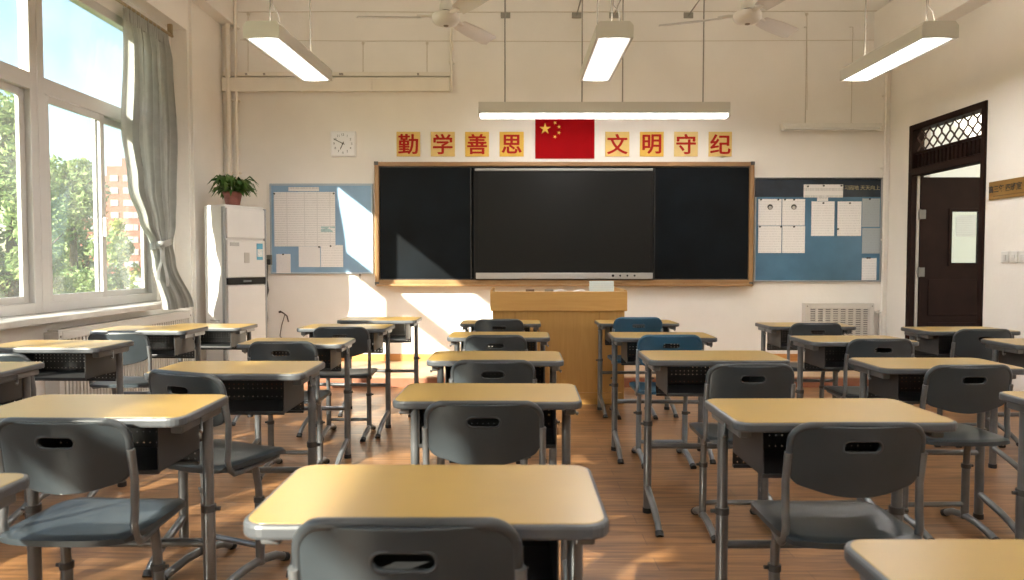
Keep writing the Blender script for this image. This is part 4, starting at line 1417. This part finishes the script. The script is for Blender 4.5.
# ------------------------------------------------------------------ chairs
def make_chair(label, plastic, rim_m, tube_m):
    """origin on the floor under the backrest; the seat reaches towards +y"""
    root = thing('school_chair', label, 'chair', (0, 0, 0), 0, 'school chairs at the desks')
    W, ZT, ZB = 0.166, 0.738, 0.550
    r = 0.05
    # outline of the back in x, z with a hand slot
    out = []
    for k in range(9):
        a_ = R(90 * k / 8)
        out.append((W - r + r * cos(a_), ZT - r + r * sin(a_)))
    for k in range(9):
        a_ = R(90 + 90 * k / 8)
        out.append((-W + r + r * cos(a_), ZT - r + r * sin(a_)))
    rb = 0.035
    for k in range(6):
        a_ = R(180 + 75 * k / 5)
        out.append((-W + rb + rb * cos(a_), ZB + 0.06 + rb * sin(a_)))
    for k in range(1, 14):
        t = k / 14
        x = -W + rb * 0.9 + (2 * W - rb * 1.8) * t
        out.append((x, ZB + 0.026 * ((2 * t - 1) ** 2)))
    for k in range(6):
        a_ = R(285 + 75 * k / 5)
        out.append((W - rb + rb * cos(a_), ZB + 0.06 + rb * sin(a_)))
    slot = []
    sw_, sh_ = 0.050, 0.0165
    for k in range(9):
        a_ = R(-90 + 180 * k / 8)
        slot.append((sw_ - sh_ + sh_ * cos(a_), 0.688 + sh_ * sin(a_)))
    for k in range(9):
        a_ = R(90 + 180 * k / 8)
        slot.append((-sw_ + sh_ + sh_ * cos(a_), 0.688 + sh_ * sin(a_)))
    cv = bpy.data.curves.new('outline', 'CURVE')
    cv.dimensions = '2D'
    cv.fill_mode = 'BOTH'
    cv.extrude = 0.0035
    cv.bevel_depth = 0.0025
    cv.bevel_resolution = 2
    for ring in (out, slot):
        s_ = cv.splines.new('POLY')
        s_.points.add(len(ring) - 1)
        for p, (x, z) in zip(s_.points, ring):
            p.co = (x, z, 0, 1)
        s_.use_cyclic_u = True
    co_ = bpy.data.objects.new('outline', cv)
    COL.objects.link(co_)
    bpy.context.view_layer.update()
    me = bpy.data.meshes.new_from_object(co_.evaluated_get(bpy.context.evaluated_depsgraph_get()))
    bm = bmesh.new()
    bm.from_mesh(me)
    bpy.data.objects.remove(co_)
    bpy.data.curves.remove(cv)
    bpy.data.meshes.remove(me)
    bmesh.ops.remove_doubles(bm, verts=bm.verts[:], dist=1e-5)
    for k in range(-9, 10):
        bmesh.ops.bisect_plane(bm, geom=bm.verts[:] + bm.edges[:] + bm.faces[:], plane_co=(k * 0.0175, 0, 0), plane_no=(1, 0, 0))

    def back_y(x, z):
        return -0.032 * (1 - (x / W) ** 2) - 0.16 * (z - 0.56) + 0.01
    for v in bm.verts:
        x, z, dpt = v.co.x, v.co.y, v.co.z
        v.co = Vector((x, back_y(x, z) - dpt, z))
    bmesh.ops.recalc_face_normals(bm, faces=bm.faces[:])
    MB().bm(bm, True).build('backrest', plastic, root)
    # thick rim over the sides and the top of the back
    rp = []
    for k in range(5):
        rp.append((W + 0.004, 0.60 + 0.022 * k))
    rp += [(x + 0.004 * (1 if x > 0 else -1), z + 0.003) for x, z in out[:18]]
    for k in range(5):
        rp.append((-W - 0.004, 0.688 - 0.022 * k))
    rim = MB().tube([(x, back_y(x, z) + 0.001, z) for x, z in rp], 0.0105, 10)
    rim.build('back_rim', rim_m, root)
    sr = MB()
    sr.tube([(x, back_y(x, z) - 0.004, z) for x, z in slot], 0.0035, 6, closed=True)
    sr.build('slot_rim', rim_m, root)
    # seat: dished plastic plate
    SW, SD, SZ = 0.185, 0.36, 0.445

    def seat_top(u, v, off=0.0):
        s = u * 2 - 1
        t = v * 2 - 1
        k = (1 - 0.10 * t * t * t * t) if True else 1
        x = SW * s * (1 - 0.10 * (abs(t) ** 5)) 
        yy = SD / 2 * t * (1 - 0.10 * (abs(s) ** 5))
        z = SZ - 0.012 * max(0, 1 - s * s) * max(0, 1 - t * t * 0.6) - 0.010 * max(0, t - 0.6) / 0.4 * max(0, t) - off * 1.0
        if off == 0.0:
            z -= 0.006 * (max(0, abs(s) - 0.9) / 0.1 + max(0, abs(t) - 0.9) / 0.1)
        return (x, 0.135 + yy, z)
    se = MB()
    n_ = 18
    se.grid(lambda u, v: seat_top(u, v), n_, n_, True)
    se.grid(lambda u, v: tuple(Vector(seat_top(1 - u, v, 0.001)) - Vector((0, 0, 0.021))), n_, n_, True)
    for e0 in range(4):
        vs_, fs_ = [], []
        for k in range(n_ + 1):
            t = k / n_
            u, v = [(t, 0), (1, t), (1 - t, 1), (0, 1 - t)][e0]
            a1 = Vector(seat_top(u, v))
            a2 = Vector(seat_top(u, v, 0.001)) - Vector((0, 0, 0.021))
            vs_ += [a1, a2]
        for k in range(n_):
            fs_.append((k * 2 + 1, k * 2 + 3, k * 2 + 2, k * 2))
        se.add(vs_, fs_, True)
    se.build('seat', plastic, root)
    # bent side tubes: down from the back, round under the seat
    for s in (-1, 1):
        xs = s * 0.176
        pts = [(xs, back_y(W, 0.665) - 0.002, 0.665), (xs, back_y(W, 0.58), 0.58), (xs, 0.005, 0.50), (xs, 0.0, 0.46), (xs, 0.008, 0.428), (xs, 0.03, 0.409), (xs - s * 0.006, 0.06, 0.405),
               (xs - s * 0.02, 0.15, 0.408), (xs - s * 0.025, 0.27, 0.41)]
        MB().tube(pts, 0.0105, 10).build('side_tube', tube_m, root)
        lx = s * 0.135
        lg = MB()
        lg.tube([(lx, 0.165, 0.41), (lx, 0.175, 0.37), (lx, 0.185, 0.32), (lx, 0.19, 0.24)], [0.013, 0.0135, 0.0135, 0.0135], 10)
        lg.tube([(lx, 0.188, 0.27), (lx, 0.19, 0.035)], 0.0165, 10)
        ft = [(lx, -0.02, 0.008), (lx, 0.02, 0.022), (lx, 0.10, 0.042), (lx, 0.19, 0.05), (lx, 0.27, 0.038), (lx, 0.325, 0.012)]
        lg.tube(ft, 0.0155, 10)
        lo2 = lg.build('leg', tube_m, root)
        MB().tube([(lx, -0.024, 0.006), (lx, -0.002, 0.0145)], 0.0175, 10).build('foot_cap', M_RUB, lo2)
        MB().tube([(lx, 0.31, 0.019), (lx, 0.329, 0.0095)], 0.0175, 10).build('foot_cap', M_RUB, lo2)
        kb = MB().tube([(lx, 0.188, 0.262), (lx, 0.188, 0.28)], 0.0195, 10)
        kb.tube([(lx + s * 0.015, 0.188, 0.271), (lx + s * 0.03, 0.188, 0.271)], 0.006, 8)
        kb.build('height_collar', MATS['collar_dark'], lo2)
    MB().tube([(-0.13, 0.19, 0.10), (0.13, 0.19, 0.10)], 0.011, 10).build('crossbar', tube_m, root)
    sp_ = MB()
    for yy in (0.07, 0.17):
        sp_.tube([(-0.155, yy, 0.409), (0.155, yy, 0.409)], 0.010, 8)
    sp_.build('seat_support', tube_m, root)
    return root


M_CH = mat('chair_grey_plastic', (0.037, 0.046, 0.053), 0.32, var=0.18, scale=7, bump=0.03, bscale=150, rvar=0.02)
M_CHR = mat('chair_rim_grey', (0.042, 0.047, 0.052), 0.33)
M_CB = mat('chair_blue_plastic', (0.018, 0.075, 0.135), 0.38, var=0.15, scale=7)
M_CBR = mat('chair_rim_blue', (0.02, 0.082, 0.145), 0.35)
M_TUBE_B = mat('tube_blue_grey', (0.22, 0.25, 0.28), 0.35, metal=0.3)
# back centre pixel and width give the place: x, y of the back plane, turn, label
CHAIRS = [
    (-0.163, 1.112, 0, 'grey chair back cut by the bottom picture border, closest to the camera'),
    (-0.084, 2.150, 0, 'grey chair at the fourth middle desk behind the podium'),
    (-0.080, 3.040, 0, 'grey chair at the third middle desk behind the podium'),
    (-0.095, 4.080, 0, 'grey chair at the second middle desk behind the podium'),
    (-0.093, 5.200, 0, 'grey chair at the middle desk standing against the podium'),
    (0.895, 1.865, 0, 'grey chair with empty seat at the large yellow desk of the blue chairs column'),
    (0.970, 2.925, 0, 'grey chair behind the nearer blue chair, at the desk after it'),
    (1.842, 2.900, 2, 'dark grey chair at the desk third from the slotted radiator'),
    (1.985, 3.880, 0, 'dark chair at the desk second from the slotted radiator'),
    (2.060, 4.880, 0, 'dark chair at the desk in front of the slotted radiator'),
    (2.905, 4.440, 0, 'dark chair at the desk in front of the dark door'),
    (-1.165, 1.866, -2, 'nearest fully visible chair of the second column from the windows'),
    (-1.130, 2.500, -24, 'grey chair standing turned at the second nearest desk of the second column from the windows'),
    (-1.195, 3.750, 0, 'dark chair at the shaded desk in the second column from the windows'),
    (-1.090, 4.590, 0, 'dark chair at the sunlit desk next to last toward the front wall'),
    (-2.320, 4.240, 0, 'dark chair at the desk alongside the long radiator'),
    (-2.360, 3.260, 0, 'dark chair cut by the picture border in the column under the windows'),
]
ch0 = None
for x, y, a_, lb in CHAIRS:
    if ch0 is None:
        ch0 = make_chair(lb, M_CH, M_CHR, M_LEG)
        ch0.location = (x, y, 0)
        ch0.rotation_euler = (0, 0, R(a_))
        ch0.scale = (1, 1, 1.015)
    else:
        dup(ch0, (x, y, 0), R(a_), lb, 1.03 if 'standing turned' in lb else 1.0 if 'nearest fully visible' in lb else 0.985)
cb0 = make_chair('blue chair nearer the camera, at the desk between the two blue chairs', M_CB, M_CBR, M_TUBE_B)
cb0.location = (0.875, 3.985, 0)
dup(cb0, (0.915, 5.235, 0), R(1), 'blue chair farther from the camera, beside the podium')

# ------------------------------------------------------------------ outside
GZ = -6.0
struct(MB().box((-260, -120, GZ - 0.5), (XL - 0.5, 320, GZ)).build('ground', mat('outside_grass', (0.20, 0.27, 0.10), 0.9, var=0.3, scale=0.2)))
M_BARK = mat('bark', (0.12, 0.09, 0.06), 0.9, var=0.3)


def tree(label, x, y, top, crown_r, crown_h, n, leaf, m, seed, group='trees outside the windows', hole=0.0):
    rg = random.Random(seed)
    root = thing('broadleaf_tree', label, 'tree', (x, y, GZ), 0, group)
    tk_ = MB()
    hz = top - GZ
    cz = hz - crown_h
    tk_.tube([(0, 0, 0), (0.1, 0.05, hz * 0.3), (-0.05, 0.1, hz * 0.6), (0.05, 0, hz * 0.88)], [0.22, 0.18, 0.13, 0.04], 10)
    for k in range(9):
        a2 = rg.uniform(0, 2 * pi)
        z0 = cz + crown_h * rg.uniform(0.0, 0.55)
        tk_.tube([(0, 0, z0), (cos(a2) * crown_r * 0.25, sin(a2) * crown_r * 0.25, z0 + crown_h * 0.1), (cos(a2) * crown_r * 0.5, sin(a2) * crown_r * 0.5, z0 + crown_h * 0.17)], [0.06, 0.035, 0.01], 6)
    tk_.build('trunk', M_BARK, root)
    blobs = []
    for k in range(60):
        v_ = rg.random() ** 1.15
        rr = crown_r * (sin(pi * min(1.0, 0.12 + 0.85 * v_)) ** 0.7)
        a2 = rg.uniform(0, 2 * pi)
        q_ = rg.random() ** 0.5
        blobs.append((cos(a2) * rr * q_ * 0.8, sin(a2) * rr * q_ * 0.8, cz + crown_h * v_ * 0.93, crown_r * rg.uniform(0.22, 0.38)))
    fo = MB()
    vs, fs = [], []
    for k in range(n):
        bx, by_, bz, br_ = blobs[rg.randrange(len(blobs))]
        d_ = Vector((rg.gauss(0, 1), rg.gauss(0, 1), rg.gauss(0, 1))).normalized() * br_ * (rg.random() ** 0.4)
        c_ = Vector((bx, by_, bz)) + d_
        nn = Vector((rg.gauss(0, 1), rg.gauss(0, 1), rg.gauss(0.6, 1))).normalized()
        t1 = nn.orthogonal().normalized()
        t1 = (t1 * cos(k) + nn.cross(t1) * sin(k)).normalized()
        t2 = nn.cross(t1)
        l_ = leaf * rg.uniform(0.7, 1.3)
        b0 = len(vs)
        vs += [c_ - t1 * l_, c_ - t2 * l_ * 0.45 + nn * l_ * 0.1, c_ + t1 * l_, c_ + t2 * l_ * 0.45 + nn * l_ * 0.1]
        fs.append((b0, b0 + 1, b0 + 2, b0 + 3))
    fo.add(vs, fs)
    fo.build('foliage', m, root)
    return root


LG = leaf_mat('leaf_green', (0.13, 0.22, 0.07), (0.34, 0.42, 0.17))
LY = leaf_mat('leaf_yellow_green', (0.25, 0.30, 0.06), (0.48, 0.48, 0.14))
q = at(6, 92, 15.0)
tree('tall green tree closest to the windows, at the picture border', q.x, 15.0, q.z, 1.9, 7.5, 24000, 0.085, LG, 11)
q = at(70, 146, 19.0)
tree('green tree in the middle of the nearer window pane', q.x, 19.0, q.z, 1.7, 7.5, 20000, 0.085, LG, 12)
q = at(119, 214, 25.0)
tree('slim yellow-green tree in front of the orange building', q.x, 25.0, q.z, 0.75, 5.5, 6000, 0.08, LY, 13)
q = at(45, 225, 34.0)
tree('low green tree behind the two taller trees', q.x, 34.0, q.z, 3.2, 8.0, 12000, 0.14, LG, 14)
tree('unseen tree added behind the pupils to dapple the sunlight on the desks', -7.7, -6.3, 8.4, 2.3, 5.5, 620, 0.17, LG, 21)  # out of view; sparse crown added to break up sun on nearer desks

# distant orange apartment block
BY = 180.0
q0, q1 = at(109, 288, BY), at(142.5, 166, BY)
ab = thing('apartment_building', 'distant orange brick apartment building with rows of windows', 'building', (0, 0, 0))
M_BR = mat('orange_brick', (0.19, 0.058, 0.034), 0.8, var=0.08, scale=0.4)
m_ = MB()
m_.box((q0.x, BY, GZ), (q1.x, BY + 14, q1.z))
m_.box((q0.x + 3.0, BY + 1.5, q1.z), (q1.x - 1.0, BY + 9, q1.z + 2.2))
m_.build('facade', M_BR, ab)
q2 = at(52, 174, BY)
MB().box((q2.x, BY + 3, GZ), (q0.x, BY + 17, q2.z)).build('side_wing', M_BR, ab)
M_BW = mat('block_window', (0.17, 0.21, 0.25), 0.3, var=0.2, scale=0.8)
M_BF = mat('block_trim', (0.24, 0.20, 0.18), 0.6)
zt_ = q1.z - 2.3
k = 0
while zt_ > GZ + 3:
    for (xa, wdt) in ((0.9, 1.8), (3.9, 2.2), (6.2, 1.0)):
        xx = q0.x + xa * (q1.x - q0.x) / 8.4
        ww = wdt * (q1.x - q0.x) / 8.4
        wo_ = MB().box((xx, BY - 0.25, zt_ - 1.5), (xx + ww, BY + 0.2, zt_)).build('facade_window', M_BF, ab)
        MB().box((xx + 0.25, BY - 0.3, zt_ - 1.3), (xx + ww - 0.25, BY - 0.2, zt_ - 0.2)).build('window_pane', M_BW, wo_)
    for xa in (-11, -6.5):
        xx = q0.x + xa
        if zt_ < q2.z - 0.5:
            wo_ = MB().box((xx, BY + 2.75, zt_ - 1.5), (xx + 2.6, BY + 3.2, zt_)).build('facade_window', M_BF, ab)
            MB().box((xx + 0.25, BY + 2.7, zt_ - 1.3), (xx + 2.35, BY + 2.8, zt_ - 0.2)).build('window_pane', M_BW, wo_)
    zt_ -= 3.05
q0, q1 = at(112, 291, 130), at(150, 281, 130)
sh = thing('low_building', 'low white building at the foot of the orange apartment building', 'building', (0, 0, 0))
MB().box((q0.x, 130, GZ), (q1.x, 138, q1.z)).build('building_walls', M_WHITE, sh)
MB().box((q0.x - 0.4, 129.4, q1.z), (q1.x + 0.4, 138.4, q1.z + 0.4)).build('flat_roof', mat('roof_grey', (0.35, 0.35, 0.36), 0.8), sh)
for k in range(3):
    MB().box((q0.x + 0.8 + k * 2.1, 129.9, GZ + 0.4), (q0.x + 2.2 + k * 2.1, 130.1, q1.z - 0.6)).build('shop_window', mat('shop_glass', (0.15, 0.18, 0.2), 0.2), sh)
